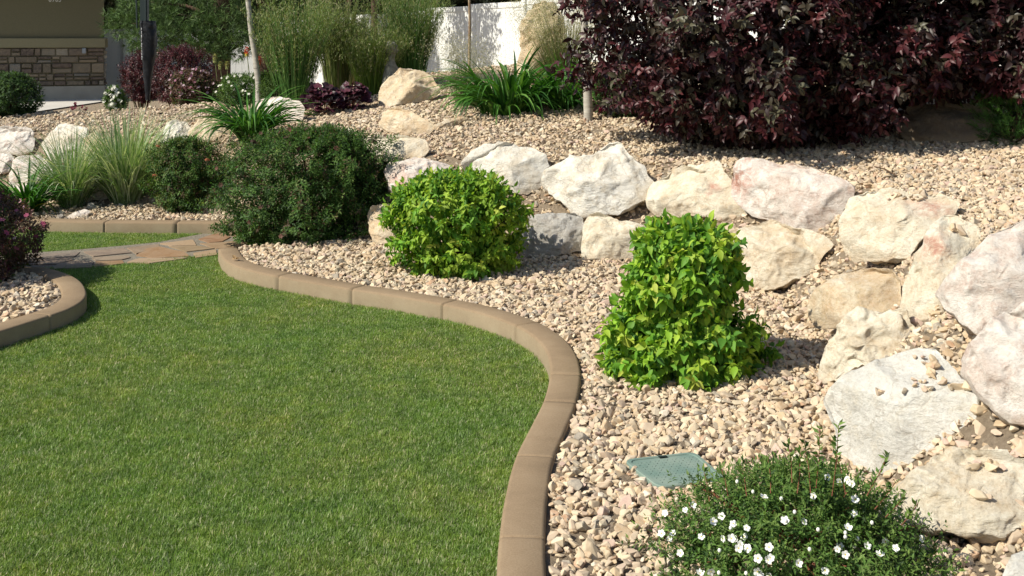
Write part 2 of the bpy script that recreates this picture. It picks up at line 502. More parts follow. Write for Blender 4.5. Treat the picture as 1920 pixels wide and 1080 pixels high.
C_ = [(0.3, (0.54, 0.44, 0.30)), (0.5, (0.74, 0.66, 0.50)), (0.7, (0.82, 0.77, 0.64))]
RM = {
    'white': rock_mat("rock_white", W_, (0.62, 0.50, 0.34), (0.42, 0.37, 0.29)),
    'cream': rock_mat("rock_cream", C_, (0.55, 0.38, 0.2), (0.50, 0.40, 0.26)),
    'tan': rock_mat("rock_tan", [(0.3, (0.50, 0.34, 0.18)), (0.5, (0.64, 0.49, 0.29)), (0.7, (0.74, 0.64, 0.48))], (0.55, 0.32, 0.13), (0.78, 0.72, 0.6)),
    'pink': rock_mat("rock_pink", [(0.3, (0.58, 0.49, 0.42)), (0.5, (0.74, 0.67, 0.60)), (0.7, (0.82, 0.79, 0.74))], (0.46, 0.26, 0.19), (0.66, 0.52, 0.44), stain_amt=0.5),
    'grey': rock_mat("rock_grey", [(0.3, (0.46, 0.45, 0.41)), (0.5, (0.68, 0.67, 0.62)), (0.7, (0.80, 0.78, 0.72))], (0.66, 0.6, 0.48), (0.40, 0.36, 0.30)),
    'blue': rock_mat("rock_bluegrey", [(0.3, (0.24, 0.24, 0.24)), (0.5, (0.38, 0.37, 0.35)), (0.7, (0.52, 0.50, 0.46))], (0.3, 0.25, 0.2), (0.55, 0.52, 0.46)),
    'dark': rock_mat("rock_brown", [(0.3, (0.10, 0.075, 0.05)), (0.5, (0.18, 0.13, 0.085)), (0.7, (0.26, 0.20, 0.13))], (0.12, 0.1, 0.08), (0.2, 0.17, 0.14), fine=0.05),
}
ROCKS = []
def boulder(poly, col, label, Y=None, front=0.42, back=0.6, lean=0.45, seed=0, facets=7, group=None, cut=0.62, rough=1.0, dy=0.0, sq=0.54, follow=True, patch=(), name="boulder", cat="boulder"):
    P = [np.array(p, float) for p in poly]
    pys = [p[1] for p in P]; pxs = [p[0] for p in P]
    x0, x1, y0, y1 = min(pxs), max(pxs), min(pys), max(pys)
    low = [p[0] for p in P if p[1] > y1 - 0.2 * (y1 - y0)]
    if Y is None: Y = hit(sum(low) / len(low), y1 - 0.10 * (y1 - y0))
    # turn the stone so that its foot follows the run of the slope
    turn = 0.0
    cxp = (x0 + x1) / 2
    if follow:
        hs = [(p[0], p[1], hit(p[0], p[1])) for p in P if p[1] > y0 + .45 * (y1 - y0) and -200 < p[0] < 2080]
        if len(hs) >= 3:
            xs_ = np.array([(h[0] - cxp) / F * h[2] for h in hs]); z_ = np.array([at(0, h[1], Y).z - at(0, y1, Y).z for h in hs])
            ys_ = np.array([h[2] for h in hs]) - lean * z_
            vx = ((xs_ - xs_.mean()) ** 2).sum()
            turn = float(np.clip(((xs_ - xs_.mean()) * (ys_ - ys_.mean())).sum() / max(vx, 1e-4), -.8, .8)) * .85
            Y = float(np.percentile(ys_ - turn * xs_, 30)) - .03
    Y += dy
    zb = at(0, y1, Y).z
    W = []
    for p in P:
        z = at(p[0], p[1], Y).z
        W.append(at(p[0], p[1], Y + lean * (z - zb) + turn * (p[0] - cxp) / F * Y))
    c = sum(W, Vector()) / len(W)
    # star shaped resample of the outline (angles in the XZ plane)
    rel = [(w.x - c.x, w.z - c.z) for w in W]
    nT, nP = 112, 60
    segs = [(rel[i], rel[(i + 1) % len(rel)]) for i in range(len(rel))]
    rad = []
    for k in range(nT):
        a = 2 * math.pi * k / nT; dx, dz = math.cos(a), math.sin(a); best = 0
        for (ax, az), (bx, bz) in segs:
            ex, ez = bx - ax, bz - az; den = dx * ez - dz * ex
            if abs(den) < 1e-9: continue
            t = (ax * ez - az * ex) / den; s = (ax * dz - az * dx) / den
            if t > 0 and -0.001 <= s <= 1.001: best = max(best, t)
        rad.append(best)
    rad = np.array(rad)
    mean = rad[rad > 0].mean(); rad = np.where(rad <= 0, mean, rad)
    ksm = np.array([1, 2, 1]) / 4.0
    rad = rad * 1.055
    w_m = max(w.x for w in W) - min(w.x for w in W); h_m = max(w.z for w in W) - min(w.z for w in W)
    size = min(w_m, h_m)
    view = Vector((c.x, c.y, c.z - CAMZ)).normalized()
    rnd = random.Random(seed * 77 + 5)
    pl = []
    for _ in range(facets):
        n = Vector((rnd.uniform(-.8, .8), -rnd.uniform(.55, 1), rnd.uniform(-.4, .9))).normalized()
        pl.append((n, rnd.uniform(cut - .10, cut + .14)))
    # a flat front and a top that falls back, as on quarried stone
    pl.append((Vector((rnd.uniform(-.15, .15), -1, rnd.uniform(-.1, .15))).normalized(), rnd.uniform(.66, .8)))
    pl.append((Vector((rnd.uniform(-.3, .2), -.62, .78)).normalized(), rnd.uniform(.50, .66)))
    for _ in range(4):
        n = Vector((rnd.uniform(-.8, .8), rnd.uniform(.55, 1), rnd.uniform(-.4, .9))).normalized()
        pl.append((n, rnd.uniform(cut - .05, cut + .2)))
    tx_, tz_ = c.x, c.z
    V = []
    hw, hh = w_m / 2, h_m / 2
    off = Vector((rnd.uniform(-50, 50), rnd.uniform(-50, 50), rnd.uniform(-50, 50)))
    leanv = lean
    for j in range(nP + 1):
        ph = -math.pi / 2 + math.pi * j / nP
        cr = abs(math.cos(ph)) ** sq; sd = math.copysign(abs(math.sin(ph)) ** 0.85, math.sin(ph))
        for k in range(nT):
            a = 2 * math.pi * k / nT
            r = rad[k] * cr
            dx, dz = math.cos(a) * r, math.sin(a) * r
            dep = (front if sd < 0 else back) * size * sd
            # work in a normalised box for the facet planes
            q = Vector((dx / hw, sd, dz / hh))
            # facets cut the stone along the depth axis, so the outline stays
            for n, dlim in pl:
                e = q.dot(n) - dlim
                if e > 0:
                    ny = q.y - e / n.y
                    q.y = min(ny, .15) if n.y < 0 else max(ny, -.15)
            dx, dz = q.x * hw, q.z * hh; sdn = q.y
            dep = (front if sdn < 0 else back) * size * sdn
            p = Vector((c.x + dx, c.y + leanv * dz + turn * dx, c.z + dz)) + view * dep
            nn = Vector((math.cos(a) * cr, sd, math.sin(a) * cr)).normalized()
            q2 = p / size
            d = 0.045 * noise.noise(q2 * 1.9 + off) + (0.05 * (0.5 - abs(noise.noise(q2 * 2.6 + off))) * 2 + 0.022 * (0.5 - abs(noise.noise(q2 * 6.1 - off))) * 2) * rough - .03 + 0.018 * noise.noise(q2 * 9 + off) * rough + 0.008 * noise.noise(q2 * 21 + off) * rough
            lay = math.sin((q2.z * 9 + q2.x * 3 + 2.0 * noise.noise(q2 * 1.3 + off)))
            d += 0.006 * lay * rough
            p += nn * (d - 0.012) * size
            V.append(tuple(p))
    V = np.array(V)
    m = nT
    Q = []
    for j in range(nP):
        for k in range(m):
            Q.append((j * m + k, j * m + (k + 1) % m, (j + 1) * m + (k + 1) % m, (j + 1) * m + k))
    me = np_mesh(name, V, np.array(Q), smooth=True)
    st = np.zeros(len(V))
    for (qx, qy, r1, r2, ang) in patch:      # a mineral stain with a place of its own on this stone
        w0 = at(qx, qy, Y); k_ = F / Y
        du = (V[:, 0] - w0.x) * k_; dv = -(V[:, 2] - w0.z) * k_; ca, sa = math.cos(ang), math.sin(ang)
        st = np.maximum(st, np.clip(1.25 - np.hypot((du * ca + dv * sa) / r1, (-du * sa + dv * ca) / r2), 0, 1))
    pa = me.attributes.new("Patch", 'FLOAT', 'POINT'); pa.data.foreach_set("value", st.astype(np.float32))
    bm = bmesh.new(); bm.from_mesh(me)
    bmesh.ops.remove_doubles(bm, verts=bm.verts, dist=1e-4 * max(size, .1))
    bmesh.ops.recalc_face_normals(bm, faces=bm.faces)
    # move the origin to the foot of the boulder
    org = Vector((c.x, c.y, float(V[:, 2].min())))
    bmesh.ops.translate(bm, verts=bm.verts, vec=-org)
    for f in bm.faces: f.smooth = True
    bm.to_mesh(me); bm.free()
    me.materials.clear()
    o = link(name, me, RM[col]); o.location = org
    tag(o, label, cat, group or 'boulders of the rock garden')
    ROCKS.append(o)
    return o

G1 = 'boulders along the top of the retaining wall'
G2 = 'boulders along the foot of the retaining wall'
B = boulder
B([(-22, 246), (10, 238), (45, 240), (66, 249), (64, 268), (61, 284), (40, 291), (18, 287), (-22, 287)], 'pink', 'pale pinkish white boulder at the far left end of the top row, above the daylily', seed=1, group=G1, facets=9)
B([(-25, 289), (5, 288), (20, 291), (26, 300), (21, 312), (14, 324), (-25, 332)], 'pink', 'small dull mauve boulder wedged under the leftmost white boulder', seed=2, group=G2)
B([(17, 324), (26, 303), (45, 293), (72, 292), (95, 303), (107, 328), (108, 362), (90, 378), (50, 380), (25, 360)], 'pink', 'pale pink boulder behind the left daylily, lower of the leftmost pair', seed=3, group=G2)
B([(80, 272), (97, 250), (115, 233), (135, 236), (160, 243), (163, 258), (158, 285), (130, 302), (95, 302)], 'white', 'white boulder half hidden behind the smaller striped grass', seed=4, group=G1)
B([(158, 258), (175, 250), (190, 262), (198, 300), (186, 330), (162, 335), (152, 300)], 'tan', 'tan boulder between the two striped grass clumps', seed=5, group=G1)
B([(108, 362), (135, 345), (200, 342), (225, 352), (226, 368), (160, 378), (112, 378)], 'cream', 'low cream boulder at the foot of the striped grasses', seed=6, group=G2)
B([(303, 265), (314, 233), (325, 227), (352, 230), (358, 245), (346, 265), (332, 300), (304, 300)], 'white', 'small white boulder peeking above the orange tipped shrub', seed=7, group=G1)
B([(355, 248), (372, 226), (395, 216), (425, 215), (434, 240), (422, 265), (380, 270), (357, 266)], 'tan', 'tan boulder behind the left side of the middle daylily', seed=8, group=G1)
B([(483, 203), (488, 187), (510, 183), (560, 189), (570, 205), (566, 226), (540, 234), (490, 222)], 'pink', 'long greyish pink boulder right of the middle daylily', seed=9, group=G1)
B([(543, 184), (555, 177), (566, 180), (566, 190), (546, 191)], 'tan', 'small tan stone on the gravel left of the dark leaved clumps', seed=10)
B([(602, 192), (612, 172), (632, 167), (645, 175), (643, 196), (615, 200)], 'white', 'small white stone between the two dark leaved clumps', seed=11)
B([(711, 178), (716, 165), (735, 143), (748, 132), (768, 130), (795, 136), (806, 143), (818, 154), (826, 170), (822, 178), (800, 188), (770, 196), (745, 200), (718, 205), (711, 192)], 'tan', 'large tan boulder high on the gravel slope below the tall grasses', seed=12, front=.6, facets=8)
B([(713, 233), (720, 212), (730, 205), (745, 203), (765, 207), (790, 220), (814, 237), (802, 252), (770, 256), (745, 250), (725, 246)], 'tan', 'orange and grey boulder in the gravel below the large tan boulder', seed=13)
B([(802, 240), (835, 226), (862, 217), (878, 221), (862, 233), (825, 246)], 'tan', 'low sandy slab flush with the gravel, left of the large daylily', seed=14, front=.5)
B([(676, 264), (690, 256), (745, 254), (797, 262), (802, 285), (782, 302), (735, 306), (715, 302), (698, 287)], 'cream', 'wide flat cream boulder at the top of the slope above the dark green shrub', seed=15, group=G1)
B([(632, 256), (640, 243), (655, 241), (664, 252), (662, 272), (640, 274)], 'white', 'white boulder showing over the top of the big dark green shrub', seed=16, group=G1)
B([(725, 322), (732, 306), (760, 303), (775, 297), (800, 299), (830, 305), (846, 318), (850, 345), (820, 378), (760, 380), (733, 355)], 'pink', 'square pinkish boulder between the dark shrub and the rounded lime shrub', patch=[(750, 345, 24, 30, 0)], seed=17, group=G1, front=.7, lean=.3, sq=.45)
B([(692, 400), (700, 388), (728, 385), (750, 398), (760, 440), (745, 462), (705, 458), (693, 435)], 'tan', 'orange tan boulder at the left foot of the rounded lime shrub', seed=18, group=G2)
B([(868, 305), (885, 282), (910, 270), (950, 267), (1000, 279), (1022, 291), (1025, 305), (1032, 320), (1020, 342), (990, 365), (955, 364), (915, 352), (880, 332)], 'white', 'smooth white boulder directly behind the rounded lime shrub', seed=19, group=G1, rough=.6)
B([(1018, 337), (1026, 324), (1072, 293), (1100, 290), (1115, 285), (1143, 268), (1158, 266), (1177, 286), (1206, 316), (1223, 345), (1220, 364), (1190, 384), (1158, 401), (1130, 397), (1100, 404), (1080, 400), (1060, 380), (1028, 360)], 'white', 'bright white diamond shaped boulder in the middle of the top row', seed=20, group=G1, front=.55, facets=9)
B([(1215, 372), (1225, 346), (1255, 322), (1300, 308), (1342, 305), (1354, 318), (1376, 345), (1397, 390), (1402, 406), (1364, 420), (1318, 402), (1280, 408), (1235, 403), (1218, 392)], 'cream', 'cream boulder just right of the white diamond shaped boulder', patch=[(1338, 350, 14, 10, 0), (1325, 361, 6, 5, 0)], seed=21, group=G1, front=.55)
B([(1369, 332), (1378, 308), (1398, 298), (1440, 302), (1490, 307), (1540, 322), (1588, 341), (1602, 355), (1597, 375), (1580, 400), (1578, 446), (1540, 448), (1490, 434), (1450, 422), (1405, 397), (1378, 370)], 'pink', 'long pale boulder with a rusty red patch at its left end', patch=[(1404, 348, 26, 62, .35)], seed=22, group=G1, front=.5, facets=8)
B([(1572, 422), (1575, 395), (1595, 370), (1620, 356), (1665, 355), (1720, 368), (1790, 374), (1808, 385), (1785, 412), (1757, 424), (1737, 455), (1712, 482), (1690, 490), (1640, 486), (1603, 487), (1583, 467)], 'cream', 'broad cream boulder right of the rusty patched boulder, gravel on its back', patch=[(1745, 392, 42, 14, 0)], seed=23, group=G1, front=.55, facets=9)
B([(1690, 577), (1694, 530), (1714, 480), (1730, 440), (1765, 404), (1790, 407), (1830, 425), (1842, 442), (1830, 480), (1810, 520), (1800, 560), (1790, 590), (1755, 604), (1715, 605)], 'cream', 'tall cream boulder with a pink patch standing on end', patch=[(1768, 470, 22, 38, .3)], seed=24, group=G1, front=.5, dy=.12)
B([(1752, 552), (1760, 530), (1790, 490), (1830, 455), (1870, 430), (1920, 414), (1985, 404), (2040, 480), (2010, 580), (1930, 620), (1850, 638), (1820, 625), (1795, 606), (1765, 577)], 'pink', 'big rough pinkish grey boulder at the right edge, upper of the two', seed=25, group=G1, front=.45, lean=.5, facets=9, dy=-.1)
B([(1800, 667), (1812, 630), (1850, 596), (1890, 571), (1930, 547), (1990, 540), (2060, 620), (2040, 770), (1965, 815), (1920, 803), (1885, 782), (1862, 752), (1828, 727), (1803, 692)], 'pink', 'huge pinkish boulder cut off by the right edge, lower of the two', seed=26, group=G1, front=.45, lean=.5, facets=9, Y=None)
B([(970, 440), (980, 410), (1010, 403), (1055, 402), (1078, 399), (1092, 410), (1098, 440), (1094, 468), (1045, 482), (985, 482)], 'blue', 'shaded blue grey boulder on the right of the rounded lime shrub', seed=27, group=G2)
B([(1094, 475), (1097, 430), (1104, 406), (1125, 402), (1160, 414), (1215, 425), (1235, 432), (1238, 484), (1180, 484), (1120, 487), (1096, 486)], 'cream', 'block shaped cream boulder under the white diamond shaped boulder', seed=28, group=G2, sq=.45, front=.4)
B([(1333, 446), (1352, 427), (1370, 421), (1386, 430), (1385, 455), (1340, 462)], 'tan', 'small tan stone squeezed in behind the pointed lime shrub', seed=29, group=G2)
B([(1362, 458), (1383, 432), (1400, 418), (1440, 414), (1500, 429), (1548, 450), (1562, 466), (1533, 502), (1500, 524), (1460, 542), (1420, 544), (1393, 530), (1378, 500)], 'cream', 'cream boulder at the foot of the wall right of the pointed lime shrub', seed=30, group=G2, front=.5)
B([(1514, 562), (1524, 541), (1560, 512), (1610, 500), (1660, 504), (1692, 525), (1700, 560), (1690, 590), (1640, 606), (1590, 616), (1530, 614), (1516, 594)], 'tan', 'rounded golden tan streaked boulder low in the wall', seed=31, group=G2, rough=.6, front=.55, facets=5)
B([(1538, 698), (1548, 662), (1573, 612), (1590, 592), (1640, 584), (1700, 587), (1720, 618), (1710, 655), (1660, 680), (1600, 700), (1555, 712)], 'cream', 'small craggy cream boulder between the golden boulder and the big white one', seed=32, group=G2, rough=1.8)
B([(1534, 742), (1545, 715), (1580, 685), (1640, 660), (1710, 647), (1750, 650), (1775, 680), (1800, 715), (1835, 735), (1866, 775), (1868, 815), (1815, 850), (1760, 872), (1700, 888), (1650, 895), (1600, 900), (1576, 862), (1558, 805), (1543, 772)], 'grey', 'big smooth grey white boulder above the flowering shrub', seed=33, group=G2, rough=.55, front=.5, facets=6, sq=.45, cut=.66, lean=.7, dy=.10)
B([(1645, 950), (1680, 900), (1720, 860), (1760, 837), (1800, 834), (1870, 848), (1945, 880), (1975, 930), (1970, 1015), (1900, 1030), (1830, 1020), (1770, 1000), (1710, 985), (1660, 978)], 'cream', 'craggy sandy boulder in the lower right, behind the flowering shrub', seed=34, group=G2, rough=1.6, front=.5, lean=.7)
B([(1882, 1075), (1898, 1042), (1940, 1024), (2000, 1060), (2000, 1150), (1890, 1150)], 'grey', 'grey white boulder just showing in the bottom right corner', seed=35, group=G2)
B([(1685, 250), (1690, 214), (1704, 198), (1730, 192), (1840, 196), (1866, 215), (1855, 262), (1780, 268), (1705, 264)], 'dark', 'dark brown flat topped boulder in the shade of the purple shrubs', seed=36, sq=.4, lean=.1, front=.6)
B([(970, 170), (975, 118), (980, 80), (982, 50), (990, 30), (1000, 12), (1015, 5), (1035, 12), (1048, 30), (1060, 75), (1066, 120), (1064, 170)], 'tan', 'tall upright tan standing stone in front of the white fence', seed=37, Y=14.3, lean=0, follow=False, rough=1.6, front=.4, back=.4)
B([(304, 190), (306, 175), (312, 163), (322, 164), (328, 178), (324, 192)], 'white', 'small pale upright stone beside the pink flowering dark shrub', seed=38)
B([(22, 402), (26, 388), (38, 384), (47, 392), (46, 405)], 'dark', 'brown stone on the kerb side of the left daylily', seed=39)
B([(102, 412), (108, 402), (117, 400), (121, 407), (118, 414)], 'blue', 'rounded grey stone touching the far kerb', seed=40, facets=2, rough=.3)
B([(160, 391), (166, 381), (175, 380), (180, 388), (176, 393)], 'blue', 'pointed grey stone left of the larger striped grass', seed=41)
B([(118, 412), (138, 399), (158, 392), (170, 396), (155, 412)], 'pink', 'flat pinkish slab sloping to the far kerb', seed=42, lean=1.0)

# ------------------------------------------------------------------ gravel (instanced pebbles)
def pebble_meshes(n):
    out = []
    for k in range(n):
        r = random.Random(k + 100)
        bm = bmesh.new()
        sx, sy, sz = 1, r.uniform(.62, .9), r.uniform(.38, .68)
        for _ in range(15):
            v = Vector((r.gauss(0, 1), r.gauss(0, 1), r.gauss(0, 1))).normalized() * r.uniform(.88, 1.05)
            bm.verts.new((v.x * sx, v.y * sy, v.z * sz))
        bmesh.ops.convex_hull(bm, input=bm.verts)
        for v in [v for v in bm.verts if not v.link_faces]: bm.verts.remove(v)
        bmesh.ops.bevel(bm, geom=list(bm.edges), offset=0.05, segments=1, affect='EDGES', clamp_overlap=True)
        bmesh.ops.recalc_face_normals(bm, faces=bm.faces)
        me = bpy.data.meshes.new("pebble"); bm.to_mesh(me); bm.free()
        out.append(me)
    return out

def m_pebble():
    m, nt, b = new_mat("pebble")
    oi = nt.nodes.new("ShaderNodeObjectInfo")
    c = ramp(nt, [(0.0, (0.50, 0.38, 0.24)), (0.11, (0.60, 0.48, 0.32)), (0.22, (0.43, 0.29, 0.165)), (0.32, (0.53, 0.40, 0.28)), (0.45, (0.44, 0.32, 0.235)), (0.55, (0.63, 0.52, 0.36)),
                  (0.64, (0.50, 0.355, 0.205)), (0.74, (0.38, 0.285, 0.20)), (0.80, (0.36, 0.30, 0.22)), (0.86, (0.66, 0.58, 0.47)), (0.90, (0.47, 0.315, 0.26)), (0.945, (0.20, 0.18, 0.155)), (0.975, (0.40, 0.22, 0.12))], oi.outputs["Random"], 'CONSTANT')
    n = noise_tex(nt, 60, 4, 0.65, pos(nt))
    c = mix(nt, ramp(nt, [(0.35, (0.12,) * 3), (0.7, (0.62,) * 3)], n), c, (0.60, 0.51, 0.38))
    nt.links.new(c, b.inputs["Base Color"]); b.inputs["Roughness"].default_value = 0.85
    b.inputs["Specular IOR Level"].default_value = 0.25
    bump(nt, b, n, 0.4, 0.004)
    return m
M_PEB = m_pebble()

def scatter(name, pts, rot, scl, meshes, mat, label):
    """points carrying rot/scl attributes, instanced by a geometry node tree"""
    col = bpy.data.collections.new(name + "_source")
    for me in meshes:
        if not me.materials: me.materials.append(mat)
        col.objects.link(bpy.data.objects.new(me.name, me))
    me = bpy.data.meshes.new(name)
    me.vertices.add(len(pts)); me.vertices.foreach_set("co", pts.astype(np.float32).ravel())
    a = me.attributes.new("rot", 'FLOAT_VECTOR', 'POINT'); a.data.foreach_set("vector", rot.astype(np.float32).ravel())
    a = me.attributes.new("scl", 'FLOAT_VECTOR', 'POINT'); a.data.foreach_set("vector", scl.astype(np.float32).ravel())
    a = me.attributes.new("pick", 'INT', 'POINT'); a.data.foreach_set("value", RNG.integers(0, len(meshes), len(pts)).astype(np.int32))
    o = link(name, me, mat)
    ng = bpy.data.node_groups.new(name + "_nodes", 'GeometryNodeTree')
    ng.interface.new_socket("Geometry", in_out='INPUT', socket_type='NodeSocketGeometry')
    ng.interface.new_socket("Geometry", in_out='OUTPUT', socket_type='NodeSocketGeometry')
    N = ng.nodes; L = ng.links
    gi = N.new("NodeGroupInput"); go = N.new("NodeGroupOutput")
    ci = N.new("GeometryNodeCollectionInfo"); ci.inputs["Collection"].default_value = col
    ci.inputs["Separate Children"].default_value = True; ci.inputs["Reset Children"].default_value = True
    ip = N.new("GeometryNodeInstanceOnPoints"); ip.inputs["Pick Instance"].default_value = True
    def at_(nm, t):
        n = N.new("GeometryNodeInputNamedAttribute"); n.data_type = t; n.inputs["Name"].default_value = nm; return n.outputs["Attribute"]
    L.new(gi.outputs[0], ip.inputs["Points"]); L.new(ci.outputs[0], ip.inputs["Instance"])
    L.new(at_("rot", 'FLOAT_VECTOR'), ip.inputs["Rotation"]); L.new(at_("scl", 'FLOAT_VECTOR'), ip.inputs["Scale"])
    L.new(at_("pick", 'INT'), ip.inputs["Instance Index"])
    L.new(ip.outputs[0], go.inputs[0])
    md = o.modifiers.new("scatter", 'NODES'); md.node_group = ng
    tag(o, label, kind='stuff')
    return o

COVER = [flat(*p, 0.097) for p in [(1168, 866), (1303, 851), (1363, 903), (1235, 918)]]
def gravel_points():
    out = []
    # (x0,x1,y0,y1,density)
    for (x0, x1, y0, y1, dens) in [(-.6, 5.2, 2.4, 6.0, 2100), (-3.2, 7.0, 6.0, 9.5, 1700), (-6.5, 6.5, 9.5, 13, 1000), (-8.5, 8, 13, 18, 700), (-5.5, -2.0, 5.5, 9.5, 1300)]:
        n = int((x1 - x0) * (y1 - y0) * dens)
        X = RNG.uniform(x0, x1, n); Y = RNG.uniform(y0, y1, n)
        px = CX + X / Y * F
        k = (px > -400) & ((px < 2200) | ((px < 3400) & (RNG.uniform(0, 1, n) < .75)))
        X, Y = X[k], Y[k]
        low = inside(X, Y, LOW); isl = inside(X, Y, ISL)
        if x1 < 0 and y1 < 10:   # island bed
            k = isl & (seg_dist(X, Y, K_ISL[::4])[0] > KW + .012)
        else:
            k = ~low & ~isl
            # keep clear of the kerbs
            m = np.minimum(seg_dist(X, Y, K_MAIN[::5])[0], seg_dist(X, Y, K_FAR[::5])[0])
            k &= m > KW + 0.012
        d, s = seg_dist(X, Y, BASE); d = d * s
        # thinner on the steep earth between the boulders
        k &= ~((d > 0.15) & (d < 0.55) & (RNG.uniform(0, 1, len(X)) < 0.18))
        cv = np.array(COVER); cc = cv.mean(0)
        k &= ~inside(X, Y, cc + (cv - cc) * 0.97)
        k &= ~((X < -9.6) & (Y > 15.2))
        Z = T(X, Y)
        pond = (X > -5.6) & (X < -4.05) & (Y > 10.2) & (Y < 11.3)
        k &= ~(pond & (RNG.uniform(0, 1, len(X)) < 0.75))
        X, Y, Z = X[k], Y[k], Z[k]
        out.append(np.c_[X, Y, Z + RNG.uniform(-0.006, 0.018, len(X))])
    return np.concatenate(out)
GP = gravel_points()
# loose pebbles lying on the backs of two boulders
def on_rock(o, n, xr, yr):
    bm = bmesh.new(); bm.from_mesh(o.data); bm.transform(Matrix.Translation(o.location))
    bv = BVHTree.FromBMesh(bm); res = []; t = 0
    while len(res) < n and t < 4000:
        t += 1
        px, py = random.uniform(*xr), random.uniform(*yr)
        d = at(px, py, 1) - Vector((0, 0, CAMZ)); d.normalize()
        h = bv.ray_cast(Vector((0, 0, CAMZ)), d)
        if h[0] is not None and h[1].z > 0.78: res.append(h[0] + h[1] * 0.008)
    bm.free(); return res
byl = {o['label'][:22]: o for o in ROCKS}
extra = on_rock(ROCKS[32], 26, (1715, 1815), (668, 735)) + on_rock(ROCKS[32], 4, (1640, 1700), (735, 760)) + on_rock(ROCKS[33], 9, (1820, 1930), (850, 880)) + on_rock(ROCKS[33], 2, (1820, 1900), (900, 960)) + on_rock(ROCKS[22], 18, (1660, 1790), (362, 376)) + on_rock(ROCKS[23], 6, (1780, 1835), (420, 440))
if extra: GP = np.vstack([GP, np.array([tuple(e) for e in extra])])
n = len(GP)
rot = np.c_[RNG.normal(0, .45, n), RNG.normal(0, .45, n), RNG.uniform(0, 6.28, n)]
sz = np.clip(RNG.lognormal(math.log(0.0195), 0.40, n), 0.006, 0.042)
scl = np.c_[sz * RNG.uniform(.85, 1.2, n), sz * RNG.uniform(.85, 1.1, n), sz * RNG.uniform(.8, 1.1, n)]
scatter("gravel", GP, rot, scl, pebble_meshes(14), M_PEB, "crushed tan and pink gravel covering the beds and the slope")

# ------------------------------------------------------------------ leaf and blade builders
LEAF_A = (np.array([(0, 0, 0), (.5, 0, -.02), (1, 0, -.18), (.42, .5, .09), (.42, -.5, .09)]), np.array([(0, 1, 3), (1, 2, 3), (0, 4, 1), (1, 4, 2)]))
_v = [(0, 0, 0), (.30, 0, .0), (.66, 0, -.05), (1, 0, -.22), (.15, .34, .06), (.42, .5, .09), (.76, .30, .0), (.15, -.34, .06), (.42, -.5, .09), (.76, -.30, .0)]
LEAF_B = (np.array(_v), np.array([(0, 1, 4), (1, 5, 4), (1, 2, 5), (2, 6, 5), (2, 3, 6), (0, 7, 1), (1, 7, 8), (1, 8, 2), (2, 8, 9), (2, 9, 3)]))
LEAF_T = (np.array([(0, -.5, 0), (0, .5, 0), (.6, .42, .03), (.6, -.42, .03), (1, 0, 0)]), np.array([(0, 2, 1), (0, 3, 2), (3, 4, 2)]))
NEEDLE = (np.array([(0, -.5, 0), (0, .5, 0), (1, 0, 0)]), np.array([(0, 2, 1)]))
def place(P, D, N, L, W, tmpl, C):
    tv, tf = tmpl; n = len(P)
    D = norm(D); S = norm(np.cross(N, D)); N2 = np.cross(D, S)
    L = np.broadcast_to(L, (n,))[:, None, None]; W = np.broadcast_to(W, (n,))[:, None, None]
    V = P[:, None] + D[:, None] * tv[None, :, :1] * L + S[:, None] * tv[None, :, 1:2] * W + N2[:, None] * tv[None, :, 2:3] * L
    Tt = tf[None] + (np.arange(n) * len(tv))[:, None, None]
    return V.reshape(-1, 3), Tt.reshape(-1, 3), np.repeat(C, len(tv), axis=0)

def blades(base, az, lean, bend, L, W, seg, C, fold=0.0, tipw=0.08, tipcol=None):
    n = len(base); s = np.linspace(0, 1, seg + 1)
    th = lean[:, None] + bend[:, None] * s[None] ** 1.4
    ds = L[:, None] / seg
    r = np.concatenate([np.zeros((n, 1)), np.cumsum(np.sin((th[:, 1:] + th[:, :-1]) / 2) * ds, 1)], 1)
    z = np.concatenate([np.zeros((n, 1)), np.cumsum(np.cos((th[:, 1:] + th[:, :-1]) / 2) * ds, 1)], 1)
    ca, sa = np.cos(az)[:, None], np.sin(az)[:, None]
    Pm = np.stack([base[:, :1] + r * ca, base[:, 1:2] + r * sa, base[:, 2:3] + z], -1)
    w = W[:, None] * (tipw + (1 - tipw) * np.minimum(1, (1 - s[None]) * 2.2) * np.minimum(1, .45 + s[None] * 3)) * .5
    tw = RNG.uniform(-.6, .6, n)[:, None]
    side = np.stack([-sa * np.cos(tw), ca * np.cos(tw), np.sin(tw) + 0 * sa], -1)
    up = np.stack([-np.cos(th) * ca, -np.cos(th) * sa, np.sin(th)], -1)
    A = Pm + side * w[..., None]; Bv = Pm - side * w[..., None]
    if fold:
        Mv = Pm - up * (w * fold)[..., None]
        V = np.stack([A, Mv, Bv], 2).reshape(n, -1, 3); k = 3
    else:
        V = np.stack([A, Bv], 2).reshape(n, -1, 3); k = 2
    f = []
    for i in range(seg):
        for j in range(k - 1):
            a, b, c, d = i * k + j, i * k + j + 1, (i + 1) * k + j + 1, (i + 1) * k + j
            f += [(a, b, c), (a, c, d)]
    f = np.array(f)
    Tt = f[None] + (np.arange(n) * V.shape[1])[:, None, None]
    CC = np.repeat(C, V.shape[1], axis=0)
    if tipcol is not None:
        tt = np.tile(np.repeat(s, k), n)[:, None] ** 2
        CC = CC * (1 - tt) + np.array(tipcol)[None] * tt
    return V.reshape(-1, 3), Tt.reshape(-1, 3), CC, Pm

